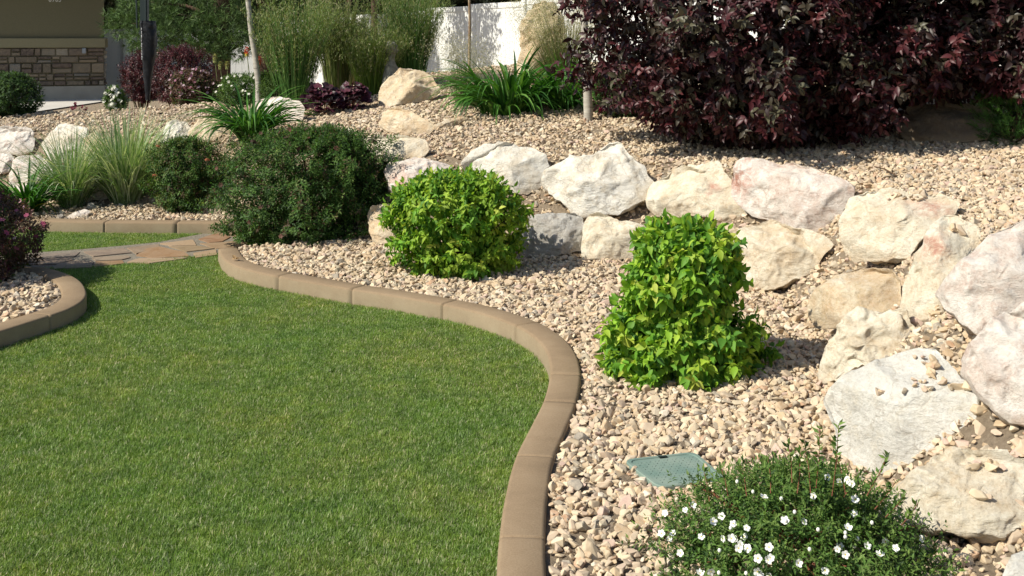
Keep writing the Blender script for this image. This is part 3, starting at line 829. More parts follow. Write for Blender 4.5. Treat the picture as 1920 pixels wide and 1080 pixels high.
def tubes(paths, name, mat, parent=None, sides=6, smooth=True):
    """paths: list of [(point, radius), ...]"""
    V, Q, off = [], [], 0
    for path in paths:
        P = [Vector(p) for p, r in path]
        for i, (p, r) in enumerate(path):
            d = (P[min(i + 1, len(P) - 1)] - P[max(i - 1, 0)]).normalized()
            ax = d.cross(Vector((0.31, 0.9, 0.2))).normalized(); ay = d.cross(ax)
            for k in range(sides):
                a = 2 * math.pi * k / sides
                V.append(tuple(P[i] + (ax * math.cos(a) + ay * math.sin(a)) * r))
        for i in range(len(path) - 1):
            for k in range(sides):
                k2 = (k + 1) % sides
                Q.append((off + i * sides + k, off + i * sides + k2, off + (i + 1) * sides + k2, off + (i + 1) * sides + k))
        off += len(path) * sides
    me = np_mesh(name, np.array(V), np.array(Q), smooth=smooth)
    return link(name, me, mat, parent)

def lumps(D, f, seed):
    return np.array([noise.noise(Vector((d[0] * f + seed, d[1] * f, d[2] * f))) for d in D])

def envelope(prof, c, n, seed, depth=1.0, lump=.18, inner=.35, lf=2.2, zmin=0.0):
    """prof: list of (z above base, x centre offset, radius). returns twig points and outward dirs"""
    z = np.array([p[0] for p in prof]); xo = np.array([p[1] for p in prof]); r = np.array([p[2] for p in prof])
    zs = np.linspace(z[0], z[-1], 200)
    R = np.interp(zs, z, r); w = R + 0.10 * R.max()
    slope = np.gradient(R, zs)
    w = w * np.sqrt(1 + slope ** 2)
    zz = RNG.choice(zs, n, p=w / w.sum()) + RNG.uniform(-.01, .01, n)
    Rr = np.interp(zz, z, r); X0 = np.interp(zz, z, xo)
    a = RNG.uniform(0, 2 * math.pi, n)
    sl = np.interp(zz, zs, slope)
    nrm = norm(np.c_[np.cos(a), np.sin(a) / depth, -sl])
    dirs = np.c_[np.cos(a) * 1.0, np.sin(a), zz / max(z[-1], .01) * 2]
    lm = 1 + lump * lumps(dirs, lf, seed) * 2
    k = np.where(RNG.uniform(0, 1, n) < inner, RNG.uniform(.45, .92, n), RNG.uniform(.92, 1.03, n)) * lm
    P = np.c_[c[0] + X0 + Rr * np.cos(a) * k, c[1] + Rr * depth * np.sin(a) * k, c[2] + zz * (.9 + .1 * k)]
    return P, nrm, k

def twigs(P, O, nodes, tl, L, W, palette, tmpl=LEAF_A, up=.45, droop=.25, spread=.9, jitter=.3, terminal=True, wr=None, jit=.18):
    n = len(P)
    o = norm(O + np.array([0, 0, up]) + RNG.normal(0, jitter, (n, 3)))
    ref = RNG.normal(0, 1, (n, 3)); s1 = norm(np.cross(o, ref)); s2 = np.cross(o, s1)
    base_c = pal(palette, n, jit)
    parts = []
    for k in range(nodes):
        t = (k + .5) / nodes
        q = P + o * (tl * (t - .6))[:, None] if np.ndim(tl) else P + o * tl * (t - .6)
        s = s1 if k % 2 else s2
        for sg in (1, -1):
            D = norm(o * .45 + s * sg * spread + np.array([0, 0, -droop]) + RNG.normal(0, .2, (n, 3)))
            Nn = norm(o * .8 + np.array([0, 0, .55]) + np.array(SUN) * .25 + RNG.normal(0, .35, (n, 3)))
            Ls = L * RNG.uniform(.5, 1.2, n) * (1 - .3 * t)
            parts.append(place(q, D, Nn, Ls, Ls * (wr or W / L), tmpl, np.clip(base_c * RNG.uniform(.8, 1.2, (n, 1)), 0, 1)))
    if terminal:
        D = norm(o + RNG.normal(0, .25, (n, 3)))
        Nn = norm(np.cross(D, s1) + np.array([0, 0, .3]))
        Ls = L * RNG.uniform(.5, .85, n)
        parts.append(place(P + o * tl * .4, D, Nn, Ls, Ls * (W / L), tmpl, base_c))
    return join_parts(parts)

def branches(base, tips, name, mat, parent, r0=.012, mid=.5):
    paths = []
    for t in tips:
        b = Vector(base) + Vector((random.uniform(-.05, .05), random.uniform(-.05, .05), -.02)); t = Vector(t)
        m = b.lerp(t, mid) + Vector((random.uniform(-.05, .05), random.uniform(-.05, .05), .06)) * (t - b).length
        m2 = b.lerp(t, .8) + Vector((random.uniform(-.03, .03), random.uniform(-.03, .03), .03)) * (t - b).length
        paths.append([(b, r0), (m, r0 * .65), (m2, r0 * .4), (t, r0 * .15)])
    return tubes(paths, name, mat, parent, 5)

def prof_px(rows, Y, zb):
    """rows (py, left px, right px) -> (z above base, centre x, radius) at depth Y; centre relative to the mean"""
    r = []
    for py, a, b in rows:
        r.append((CAMZ - (py - HY) / F * Y - zb, ((a + b) / 2 - CX) / F * Y, (b - a) / 2 / F * Y))
    return sorted(r)

def shrub(name, rows, base_px, label, cat, palette, n, nodes, tl, L, W, seed, depth=.95, tmpl=LEAF_A, lump=.16, inner=.35, mat=None, group=None, twig_mat=None, Y=None, ntw=26, lf_=2.2, **kw):
    g = ground_at(*base_px) if Y is None else Vector(((base_px[0] - CX) / F * Y, Y, Tz((base_px[0] - CX) / F * Y, Y)))
    Yc = g.y
    pr = prof_px(rows, Yc, g.z)
    t = empty(name, g, label, cat, group)
    ztop = pr[-1][0]; sh = .40 * L + .18 * tl
    pr = [(a - sh * .8 * max(0, a / ztop) ** 2, b, max(.03, c - sh)) for a, b, c in pr]   # room for the leaves outside the twig tips
    P, O, k = envelope([(a, b, c) for a, b, c in pr], (0, Yc, g.z), n, seed, depth, lump, inner, lf_)
    P[:, 2] = np.maximum(P[:, 2], T(P[:, 0], P[:, 1]) + 0.02)
    V, Tt, C = twigs(P, O, nodes, tl, L, W, palette, tmpl, **kw)
    link("leaves", np_mesh("leaves", V, Tt, C), mat or M_LEAF, t)
    idx = RNG.choice(len(P), min(ntw, len(P)), replace=False)
    branches(g, P[idx], "stems", twig_mat or M_TWIG, t, .011)
    return t, P, O

def floret_mesh(r, col, seed, k=6):
    rr = np.random.default_rng(seed)
    D = norm(np.c_[np.cos(np.arange(k) * 6.283 / k), np.sin(np.arange(k) * 6.283 / k), np.full(k, .35)])
    V, Tt, C = place(np.zeros((k, 3)), D, np.tile([0, 0, 1.], (k, 1)), r, r * .8, LEAF_A, np.clip(np.array([col] * k) * rr.uniform(.85, 1.15, (k, 1)), 0, 1))
    me = np_mesh("blossom", V, Tt, C); me.materials.append(M_PETAL); return me
_fl = [0]
def florets(t, P, n, cols, r, off=(0, -.05, .03)):
    """n blossoms, each a part of its own, on the camera-side and sunny outside of the shrub"""
    _fl[0] += 1
    ms = [floret_mesh(r, c, 40 + _fl[0] * 7 + i) for i, c in enumerate(cols)]
    cen = P.mean(0); side = P[(P[:, 1] < cen[1] + .02) | (P[:, 2] > cen[2] + .1)]
    for q in side[RNG.choice(len(side), min(n, len(side)), replace=False)]:
        o = link("blossom", random.choice(ms), None, t); o.location = Vector(q) + Vector(off)
        v = Vector((random.gauss(-.2, .5), random.gauss(-.7, .4), random.gauss(.5, .4))).normalized()
        o.rotation_mode = 'QUATERNION'; o.rotation_quaternion = v.to_track_quat('Z', 'Y'); o.scale = (random.uniform(.7, 1.25),) * 3

# --- the two lime green dogwoods
LIME = [(.23, .38, .035, 3), (.31, .44, .05, 2), (.14, .30, .03, 2.4), (.09, .21, .025, 1.4), (.42, .48, .08, .5)]
G = 'lime green shrubs in the gravel bed'
t, P, O = shrub("shrub", [(320, 815, 890), (332, 780, 935), (350, 752, 955), (378, 738, 966), (410, 733, 972), (450, 740, 970), (485, 755, 966), (510, 780, 935), (524, 800, 890)], (848, 508),
    'rounded lime green shrub with small leaves in front of the smooth white boulder', 'shrub', LIME, 1900, 3, .065, .064, .034, 1, tmpl=LEAF_B, group=G, lump=.26, inner=.35, droop=.85, jitter=.5, lf_=3.8)
t, P, O = shrub("shrub", [(414, 1245, 1330), (426, 1212, 1366), (455, 1190, 1388), (495, 1176, 1386), (535, 1162, 1372), (575, 1168, 1378), (612, 1150, 1404), (655, 1142, 1424), (690, 1150, 1414), (718, 1175, 1372)], (1283, 694),
    'pointed lime green shrub with large leaves, nearest of the two to the curved kerb', 'shrub', [(.23, .40, .035, 3), (.33, .46, .05, 2), (.13, .29, .03, 2.4), (.08, .20, .03, 1), (.44, .50, .08, .6)], 2000, 3, .07, .076, .041, 2, tmpl=LEAF_B, group=G, lump=.28, inner=.35, droop=.9, jitter=.55, lf_=3.6)

# --- dark green spireas
SPI = [(.06, .13, .026, 3), (.095, .18, .04, 2), (.035, .075, .02, 2.4), (.15, .22, .06, .7), (.10, .07, .04, .8)]
SPT, SPP, _o = shrub("shrub", [(238, 560, 625), (252, 500, 680), (270, 455, 708), (300, 428, 722), (340, 415, 728), (380, 418, 726), (415, 432, 712), (440, 460, 690), (458, 490, 650)], (575, 436),
      'big dark green shrub spreading over the end of the flagstone path', 'shrub', SPI, 9800, 3, .06, .042, .0175, 3, lump=.30, lf_=4.4, up=.9, group='dark green shrubs by the far kerb')
florets(SPT, SPP, 90, [(.10, .055, .035), (.15, .07, .05), (.07, .045, .03)], .026, (0, -.02, .03))
t, P, O = shrub("shrub", [(256, 330, 372), (268, 300, 400), (290, 285, 418), (320, 280, 424), (350, 284, 424), (375, 296, 418), (398, 320, 405)], (352, 390),
      'smaller dark green shrub with orange and pink flower tips', 'shrub', SPI + [(.13, .15, .04, 1)], 2900, 3, .06, .041, .017, 4, lump=.32, lf_=4, up=.8, group='dark green shrubs by the far kerb')
def flower_heads(t, pts, r, palette, name="flower_head", k=60):
    for p in pts:
        p = Vector(p)
        u = norm(RNG.normal(0, 1, (k, 3))); u[:, 2] = np.abs(u[:, 2])
        q = np.array(p)[None] + u * r * RNG.uniform(.5, 1, (k, 1)) * np.array([1, 1, .7])
        V, Tt, C = place(q, norm(np.cross(u, RNG.normal(0, 1, (k, 3)))), u, r * .45, r * .35, LEAF_A, pal(palette, k, .2))
        link(name, np_mesh(name, V, Tt, C), M_PETAL, t)
Yq = t.location.y
flower_heads(t, [at(421, 312, Yq - .38), at(290, 330, Yq - .35), at(388, 300, Yq - .45), at(296, 275, Yq - .2)], .028, [(.42, .14, .07, 2), (.36, .22, .09, 1)])

# --- left daylilies and striped grasses
def clump(name, g, label, cat, palette, n, Lr, Wd, lean, bend, rad, seg=7, fold=.5, mat=None, group=None, tipcol=None, az=None, part="leaves", spread_az=None, jit=.2):
    t = empty(name, g, label, cat, group)
    a = RNG.uniform(0, 2 * math.pi, n) if spread_az is None else RNG.uniform(*spread_az, n)
    rr = rad * np.sqrt(RNG.uniform(0, 1, n))
    base = np.c_[g.x + rr * np.cos(a), g.y + rr * np.sin(a), np.full(n, g.z - .02)]
    a2 = a + RNG.normal(0, .5, n)
    L = RNG.uniform(*Lr, n)
    V, Tt, C, Pm = blades(base, a2, RNG.uniform(*lean, n), RNG.uniform(*bend, n), L, Wd * RNG.uniform(.7, 1.2, n), seg, pal(palette, n, jit), fold, tipcol=tipcol)
    link(part, np_mesh(part, V, Tt, C), mat or M_GRASSB, t)
    return t, Pm
STRIPE = [(.24, .35, .15, 3), (.42, .49, .31, 2.8), (.15, .26, .08, 2.2), (.54, .57, .40, 1)]
g = ground_at(236, 382)
GS = 'green and cream striped ornamental grasses'
t, Pm = clump("ornamental_grass", g, 'taller striped ornamental grass clump, between the small grass and the orange tipped shrub', 'grass', STRIPE, 950, (.45, 1.12), .0125, (.0, .6), (.1, 1.5), .13, 8, 0, group=GS)
g2 = ground_at(136, 386)
clump("ornamental_grass", g2, 'shorter striped ornamental grass clump next to the left daylily', 'grass', STRIPE, 640, (.38, .95), .0115, (.0, .65), (.1, 1.7), .11, 8, 0, group=GS)
DAY = [(.05, .16, .02, 3), (.09, .23, .035, 2), (.03, .10, .015, 2), (.14, .28, .06, .7)]
GD = 'daylily clumps with strap leaves'
g = ground_at(50, 398)
clump("daylily", g, 'daylily clump at the far left behind the far kerb, two yellowed leaves', 'daylily', DAY + [(.5, .42, .06, .12)], 170, (.35, .74), .026, (.1, .7), (1.0, 2.6), .08, 8, .5, group=GD)
g = ground_at(470, 262)
clump("daylily", g, 'daylily clump rising behind the big dark green shrub', 'daylily', DAY, 230, (.4, .86), .026, (.1, .7), (1.0, 2.6), .1, 9, .5, group=GD)
g = ground_at(950, 212)
clump("daylily", g, 'large daylily clump on the gravel slope beside the pale tree trunk', 'daylily', DAY, 280, (.5, 1.0), .036, (.1, .8), (.9, 2.5), .26, 9, .5, group=GD)
g = ground_at(1052, 204)
clump("daylily", g, 'daylily clump leaning against the pale tree trunk', 'daylily', DAY, 150, (.4, .82), .034, (.1, .7), (.9, 2.4), .12, 9, .5, group=GD)

# --- dark leaved coral bells
def ruffled(name, g, label, R, H, n, group):
    t = empty(name, g, label, 'plant', group)
    a = RNG.uniform(0, 6.28, n); rr = R * np.sqrt(RNG.uniform(0.02, 1, n))
    P = np.c_[g.x + rr * np.cos(a), g.y + rr * np.sin(a), g.z + H * np.sqrt(np.maximum(0, 1 - (rr / R) ** 2)) * RNG.uniform(.55, 1, n) + .03]
    m = 14; tv = [(0, 0, -.12)]
    for k in range(m):
        an = 2 * math.pi * k / m; r = .5 * (1 + .12 * math.cos(5 * an))
        tv.append((math.cos(an) * r, math.sin(an) * r, .09 * math.sin(an * 4)))
    tf = [(0, 1 + k, 1 + (k + 1) % m) for k in range(m)]
    D = norm(np.c_[np.cos(a), np.sin(a), RNG.uniform(-.5, .1, n)])
    Nn = norm(np.c_[np.cos(a) * .6, np.sin(a) * .6 - .35, np.full(n, .6)] + RNG.normal(0, .3, (n, 3)))
    S = RNG.uniform(.07, .12, n)
    V, Tt, C = place(P, D, Nn, S, S, (np.array(tv), np.array(tf)), pal([(.065, .018, .03, 3), (.10, .03, .045, 1.5), (.04, .02, .025, 1.5)], n, .2))
    link("leaves", np_mesh("leaves", V, Tt, C), M_PLUM, t)
    tubes([[(g + Vector((0, 0, -.02)), .003), (Vector(p), .0015)] for p in P[:40]], "stems", M_REDTWIG, t, 4)
ruffled("coral_bells", ground_at(604, 214), 'left clump of dark purple ruffled leaves on the gravel', .26, .33, 150, 'dark purple leaved clumps')
ruffled("coral_bells", ground_at(660, 206), 'right clump of dark purple ruffled leaves on the gravel', .23, .30, 120, 'dark purple leaved clumps')

# --- tall feather grasses at the back
FG = [(.10, .22, .05, 3), (.16, .29, .08, 2), (.06, .14, .03, 2), (.20, .25, .10, .7)]
def feather(name, px, py, Y, label, n, Lr, lean, rad, group, plume=True, pc=None, palette=FG, bend=(.05, .5), Wd=.011):
    x = (px - CX) / F * Y; g = Vector((x, Y, Tz(x, Y)))
    t, Pm = clump(name, g, label, 'grass', palette, n, Lr, Wd, lean, bend, rad, 6, 0, group=group)
    if plume:
        k = n; seg = Pm.shape[1] - 1
        m = 20
        sel = Pm[:k]; q = []
        f = (1 - RNG.uniform(0, 1, (k, m)) ** 1.4 * .5) * seg
        i0 = np.minimum(f.astype(int), seg - 1); fr = (f - i0)[..., None]
        A = np.take_along_axis(sel, i0[..., None].repeat(3, -1), 1); Bq = np.take_along_axis(sel, (i0 + 1)[..., None].repeat(3, -1), 1)
        q = (A * (1 - fr) + Bq * fr).reshape(-1, 3) + RNG.normal(0, .012, (k * m, 3))
        D = norm(RNG.normal(0, .6, (k * m, 3)) + np.array([0, 0, 1.0]))
        V, Tt, C = place(q, D, norm(RNG.normal(0, 1, (k * m, 3))), .045, .007, LEAF_T, pal(pc or [(.20, .26, .08, 2), (.28, .27, .13, 1.4), (.13, .19, .05, 1)], k * m, .2))
        link("seed_heads", np_mesh("seed_heads", V, Tt, C), M_GRASSB, t)
    return t
GF = 'tall feather grasses in front of the white fence'
feather("feather_grass", 552, 180, 13.6, 'tall green feather grass at the left end of the grass row', 620, (.7, 1.42), (.0, .30), .17, GF, bend=(.0, .4))
feather("feather_grass", 632, 170, 14.6, 'tall brownish feather grass second from the left in the grass row', 460, (.8, 1.30), (.0, .24), .14, GF, bend=(.0, .35), palette=[(.13, .17, .04, 2), (.20, .19, .08, 2), (.08, .11, .03, 1)])
feather("feather_grass", 700, 160, 14.4, 'lower bright green grass beside the stone ornament', 560, (.5, .98), (.05, .38), .18, GF, plume=True, palette=[(.14, .23, .03, 3), (.2, .27, .05, 2), (.09, .16, .02, 1)])
feather("feather_grass", 768, 140, 15.0, 'tallest green feather grass at the right end of the grass row', 680, (.7, 1.48), (.0, .28), .20, GF, bend=(.0, .4))
feather("feather_grass", 655, 150, 15.8, 'tan plumed feather grass behind the bright green grass', 340, (.8, 1.25), (.0, .22), .14, GF, bend=(.0, .4), palette=[(.22, .20, .09, 2), (.28, .23, .13, 2), (.12, .14, .04, 1)])
# wispy fine grass
def wispy(px, Y, label, R, H, n, palette, hi, name="wispy_grass"):
    x = (px - CX) / F * Y; g = Vector((x, Y, Tz(x, Y)))
    t, Pm = clump(name, g, label, 'grass', palette, n, (H * .5, H * 1.0), .005, (.0, .42), (.1, .5), R * .35, 6, 0)
    k = n; m = 42
    q = Pm[:, -1][:, None] + RNG.normal(0, 1, (k, m, 3)) * np.array([.06, .06, .11])
    q = q.reshape(-1, 3)
    V, Tt, C = place(q, norm(RNG.normal(0, 1, (k * m, 3))), norm(RNG.normal(0, 1, (k * m, 3))), .016, .0045, LEAF_T, pal(hi, k * m, .2))
    link("seed_heads", np_mesh("seed_heads", V, Tt, C), M_GRASSB, t)
wispy(872, 12.6, 'airy fine grass with hazy tan seed heads left of the large daylily', .3, .82, 150, [(.10, .14, .05, 2), (.16, .16, .08, 1)], [(.46, .42, .30, 2), (.34, .33, .18, 1)])
x = (888 - CX) / F * 12.7; clump("fine_grass", Vector((x, 12.7, Tz(x, 12.7))), 'low dark tuft of fine grass under the airy seed heads', 'grass', [(.05, .09, .02, 2), (.09, .13, .03, 1)], 260, (.18, .42), .006, (.1, .8), (.3, 1.0), .12, 5, 0)
wispy(1058, 13.2, 'bleached tan fountain grass leaning on the standing stone', .55, 1.3, 520, [(.22, .19, .09, 2), (.13, .17, .05, 2)], [(.52, .47, .28, 2), (.38, .36, .18, 1)], "fountain_grass")
x = (1066 - CX) / F * 12.9; clump("fountain_grass", Vector((x, 12.9, Tz(x, 12.9))), 'green fountain grass between the standing stone and the pale trunk', 'grass', [(.07, .14, .025, 2), (.12, .19, .04, 1)], 420, (.4, .85), .008, (.05, .6), (.3, 1.1), .16, 6, 0)

# ------------------------------------------------------------------ purple leaved shrubs
PLUM = [(.060, .014, .017, 4), (.038, .012, .014, 4), (.088, .022, .024, 1.6), (.055, .045, .030, 2.6), (.09, .085, .05, 1.2), (.026, .014, .012, 3)]
def plum(c, prof, n, label, seed, depth, stems):
    t = empty("purple_shrub", Vector((c[0], c[1], c[2])), label, 'shrub', 'purple leaved shrubs above the wall')
    P, O, k = envelope(prof, c, n, seed, depth, .30, .6, 3.2)
    V, Tt, C = twigs(P, O, 4, .20, .100, .050, PLUM, LEAF_B, up=.15, droop=.3, spread=.85, jitter=.4)
    link("leaves", np_mesh("leaves", V, Tt, C), M_PLUM, t)
    tips = P[RNG.choice(len(P), stems, replace=False)]
    paths = []
    for q in tips:
        b = Vector(c) + Vector((random.uniform(-.8, .8) * prof[0][2], random.uniform(-.3, .3), -.05)); e = Vector(q)
        m = b.lerp(e, .45); m.x = b.x * .7 + e.x * .3; m.y = b.y * .7 + e.y * .3
        paths.append([(b, .022), (m, .015), (b.lerp(e, .75) * .5 + m * .0 + b.lerp(e, .75) * .5, .009), (e, .003)])
    tubes(paths, "stems", M_BARK, t, 6)
    return t
Yb = 9.85
zb = Tz(2.25, Yb)
plum((2.15, Yb, zb), [(0.06, .05, .45), (.16, .05, .90), (.35, .0, 1.22), (.65, -.05, 1.38), (1.1, -.05, 1.5), (1.7, 0, 1.5), (2.2, 0, 1.1), (2.5, 0, .4)], 6000,
     'large purple leaved shrub reaching the ground behind the boulder wall', 7, .95, 46)
Yb2 = 9.4; xb2 = 4.15
plum((xb2, Yb2, Tz(xb2, Yb2)), [(.36, -.15, .80), (.5, -.1, 1.1), (.8, -.05, 1.3), (1.2, 0, 1.4), (1.8, 0, 1.3), (2.3, 0, .5)], 4600,
     'purple leaved shrub with bare lower stems above the dark flat topped boulder', 9, .95, 20)

# ------------------------------------------------------------------ pale trunks
def trunk_tree(name, pts, label, mat, crown, leafpal, twin=None, parent_name="trunk"):
    """pts: [(px, py, radius)] at given depth"""
    Y = pts[0]; L = pts[1]
    g = at(L[0][0], L[0][1], Y); g.z = Tz(g.x, Y)
    t = empty(name, g, label, 'tree')
    path = [(Vector((g.x, Y, g.z - .1)), L[0][2])] + [(at(a, b, Y), r) for a, b, r in L]
    top = path[-1][0]; dv = (path[-1][0] - path[-2][0]).normalized()
    path.append((top + dv * 1.2, L[-1][2] * .6)); path.append((top + dv * 2.4 + Vector((.1, 0, .2)), L[-1][2] * .2))
    dense = []
    for (a, ra), (b, rb) in zip(path[:-1], path[1:]):
        for s in np.linspace(0, 1, 6, endpoint=False): dense.append((a.lerp(b, s), (ra + (rb - ra) * s) * (1 + .06 * noise.noise(a.lerp(b, s) * 8))))
    dense.append(path[-1])
    ps = [dense]
    tubes(ps, "trunk", mat, t, 12)
    limbs = []; tips = []
    for k in range(14):
        s = random.uniform(.0, 1); b = top + dv * (0.4 + 1.7 * s); a = random.uniform(0, 6.28)
        e = b + Vector((math.cos(a), math.sin(a), .7)) * random.uniform(.35, .8)
        limbs.append([(b, .012), (b.lerp(e, .5) + Vector((0, 0, .05)), .008), (e, .003)]); tips.append(e)
    for lb in limbs: tubes([lb], "limb", mat, t, 5)
    Q = np.array([tuple(random.choice(tips) + Vector((random.gauss(0, .22), random.gauss(0, .22), random.gauss(0, .2)))) for _ in range(crown)])
    V, Tt, C = twigs(Q, norm(RNG.normal(0, 1, (crown, 3))), 2, .1, .05, .035, leafpal, LEAF_A)
    link("crown", np_mesh("crown", V, Tt, C), M_LEAF, t)
    return t
ASP = [(.10, .18, .04, 2), (.16, .24, .06, 1)]
trunk_tree("aspen_tree", (11.3, [(1103, 208, .048), (1101, 150, .045), (1097, 100, .040), (1096, 50, .038), (1093, 0, .036)]), 'pale grey trunk of a young tree at the left edge of the purple shrub', M_WBARK, 260, ASP)
trunk_tree("aspen_tree", (13.6, [(485, 158, .040), (479, 110, .036), (471, 60, .033), (465, 0, .030)]), 'slender white trunk of a young tree in front of the pine', M_WBARK, 160, ASP)
M_BIRCHB = simple("thin_trunk_bark", (0.22, 0.13, 0.07), 0.8, 8, (0.38, 0.3, 0.2), 20, .5, .01)
trunk_tree("young_tree", (13.2, [(880, 140, .018), (880, 95, .017), (881, 50, .016), (880, 0, .015)]), 'thin reddish brown trunk of a sapling in front of the shadowed fence', M_BIRCHB, 150, ASP)
trunk_tree("young_tree", (25.0, [(652, 60, .05), (653, 20, .045), (655, 0, .04)]), 'brown trunk rising behind the tan plumed grass', M_BIRCHB, 160, ASP)

# ------------------------------------------------------------------ foreground flowering shrub
POT = [(.10, .19, .04, 3), (.16, .25, .06, 2.4), (.035, .075, .018, 1.6), (.14, .21, .06, .8)]
t, P, O = shrub("flowering_shrub", [(882, 1455, 1550), (898, 1405, 1600), (922, 1350, 1645), (955, 1298, 1688), (1000, 1258, 1722), (1045, 1255, 1735), (1090, 1265, 1735), (1110, 1290, 1700)], (1497, 1046),
    'dark green shrub dotted with small white flowers in the lower right', 'shrub', POT, 4000, 3, .055, .027, .0105, 12, inner=.4, lump=.32, lf_=5, twig_mat=M_REDTWIG, up=.9, spread=.7)
fs = t
yF = fs.location.y
# upright shoots
sh_leaves = []; sh_paths = []
for (bx, by, tx, ty) in [(1495, 900, 1500, 845), (1530, 890, 1537, 805), (1560, 905, 1572, 798), (1520, 900, 1508, 830), (1485, 880, 1478, 832), (1625, 905, 1665, 852), (1585, 900, 1570, 860), (1445, 900, 1440, 862),
                         (1330, 915, 1320, 885), (1365, 905, 1350, 872), (1400, 905, 1388, 872), (1660, 945, 1700, 925), (1690, 960, 1722, 942), (1640, 930, 1678, 905), (1300, 930, 1275, 935)]:
    b = at(bx, by + 25, yF - .2); e = at(tx, ty, yF - .17)
    sh_paths.append([(b, .0017), (b.lerp(e, .5) + Vector((.004, 0, 0)), .0014), (e, .0009)])
    k = max(4, int((e - b).length / .012))
    for i in range(k):
        q = b.lerp(e, (i + 1) / k)
        sh_leaves += [tuple(q)] * (3 if i % 2 else 2)
for sp_ in sh_paths: tubes([sp_], "shoot", M_REDTWIG, fs, 5)
q = np.array(sh_leaves); nn_ = len(q)
D = norm(RNG.normal(0, 1, (nn_, 3)) * np.array([1, 1, .3]) + np.array([0, 0, .9]))
V, Tt, C = place(q, D, norm(RNG.normal(0, 1, (nn_, 3))), .027 * RNG.uniform(.7, 1.2, nn_), .010, LEAF_A, pal(POT, nn_))
link("shoot_leaves", np_mesh("shoot_leaves", V, Tt, C), M_LEAF, fs)

def blossom_mesh(r, cup):
    V, Q, off, mi = [], [], 0, []
    for k in range(5):
        a = 2 * math.pi * k / 5; m = 9
        ring = []
        pts = [(0.08, 0)] + [(.62 + .38 * math.cos(b) * 1.0, .42 * math.sin(b)) for b in np.linspace(-2.3, 2.3, m)]
        for (u, v) in pts:
            x = u * math.cos(a) - v * math.sin(a); y = u * math.sin(a) + v * math.cos(a)
            V.append((x * r, y * r, (cup * u * u + .05 * math.sin(v * 6)) * r))
        n0 = off
        for i in range(1, m): Q.append((n0, n0 + i, n0 + i + 1)); mi.append(0)
        off += len(pts)
    # yellow centre
    c0 = off; V.append((0, 0, .16 * r)); 
    for k in range(8): V.append((.17 * r * math.cos(k * .785), .17 * r * math.sin(k * .785), .05 * r))
    for k in range(8): Q.append((c0, c0 + 1 + k, c0 + 1 + (k + 1) % 8)); mi.append(1)
    me = np_mesh("blossom", np.array(V), np.array(Q), smooth=True)
    me.polygons.foreach_set("material_index", np.array(mi, np.int32))
    return me
M_WPET = simple("white_petal", (0.80, 0.80, 0.74), 0.6)
M_YEL = simple("yellow_centre", (0.60, 0.46, 0.05), 0.7)
BL = [blossom_mesh(.0120, c) for c in (.12, .3, .55)]
for me in BL: me.materials.append(M_WPET); me.materials.append(M_YEL)
fl_px = [(1247, 962), (1285, 957), (1299, 947), (1240, 1000), (1262, 1000), (1254, 1012), (1315, 1006), (1353, 968), (1337, 978), (1375, 982), (1432, 932), (1377, 1012), (1395, 1006), (1385, 1028), (1372, 1010), (1402, 1028),
         (1442, 1026), (1441, 1050), (1421, 1047), (1445, 1046), (1497, 1056), (1552, 895), (1575, 903), (1598, 907), (1587, 900), (1525, 930), (1603, 937), (1602, 963), (1507, 978), (1472, 977), (1570, 1030), (1585, 1040), (1626, 1024), (1660, 1016),
         (1680, 1028), (1650, 1040), (1547, 1070), (1424, 1078), (1442, 1080), (1400, 990), (1420, 1072), (1313, 1075), (1333, 1072), (1730, 1010), (1276, 1037), (1356, 1010), (1388, 1020), (1590, 990), (1575, 1024)]
bvp = P[P[:, 1] < yF + .1]
for i, (px, py) in enumerate(fl_px):
    # depth: just in front of the foliage at that pixel
    qx = CX + bvp[:, 0] / bvp[:, 1] * F; qy = HY + (CAMZ - bvp[:, 2]) / bvp[:, 1] * F
    near = np.hypot(qx - px, qy - py) < 14
    yy = (np.percentile(bvp[near, 1], 8) if near.sum() > 2 else yF - .1) - .025
    o = link("blossom", BL[i % 3], None, fs)
    w = at(px, py, yy)
    o.location = w
    n = Vector((random.gauss(-.2, .35), random.gauss(-.75, .3), random.gauss(.6, .3))).normalized()
    o.rotation_mode = 'QUATERNION'; o.rotation_quaternion = n.to_track_quat('Z', 'Y')
    o.scale = (random.uniform(.85, 1.15),) * 3
def bud_mesh():
    bm = bmesh.new(); bmesh.ops.create_icosphere(bm, subdivisions=2, radius=.0055)
    for v in bm.verts: v.co.z *= 1.25; v.co *= 1 + .08 * noise.noise(v.co * 400)
    me = bpy.data.meshes.new("bud"); bm.to_mesh(me); bm.free(); me.materials.append(M_WPET); return me
BU = bud_mesh()
for (px, py) in [(1473, 976), (1534, 993), (1585, 999), (1585, 1007), (1602, 1024), (1608, 1010), (1490, 960), (1349, 1032), (1348, 1074), (1399, 1075), (1412, 922), (1382, 903), (1370, 990), (1518, 1030), (1635, 980), (1465, 935)]:
    qx = CX + bvp[:, 0] / bvp[:, 1] * F; qy = HY + (CAMZ - bvp[:, 2]) / bvp[:, 1] * F
    near = np.hypot(qx - px, qy - py) < 14
    yy = (np.percentile(bvp[near, 1], 8) if near.sum() > 2 else yF - .1) - .03
    o = link("bud", BU, None, fs); o.location = at(px, py, yy)

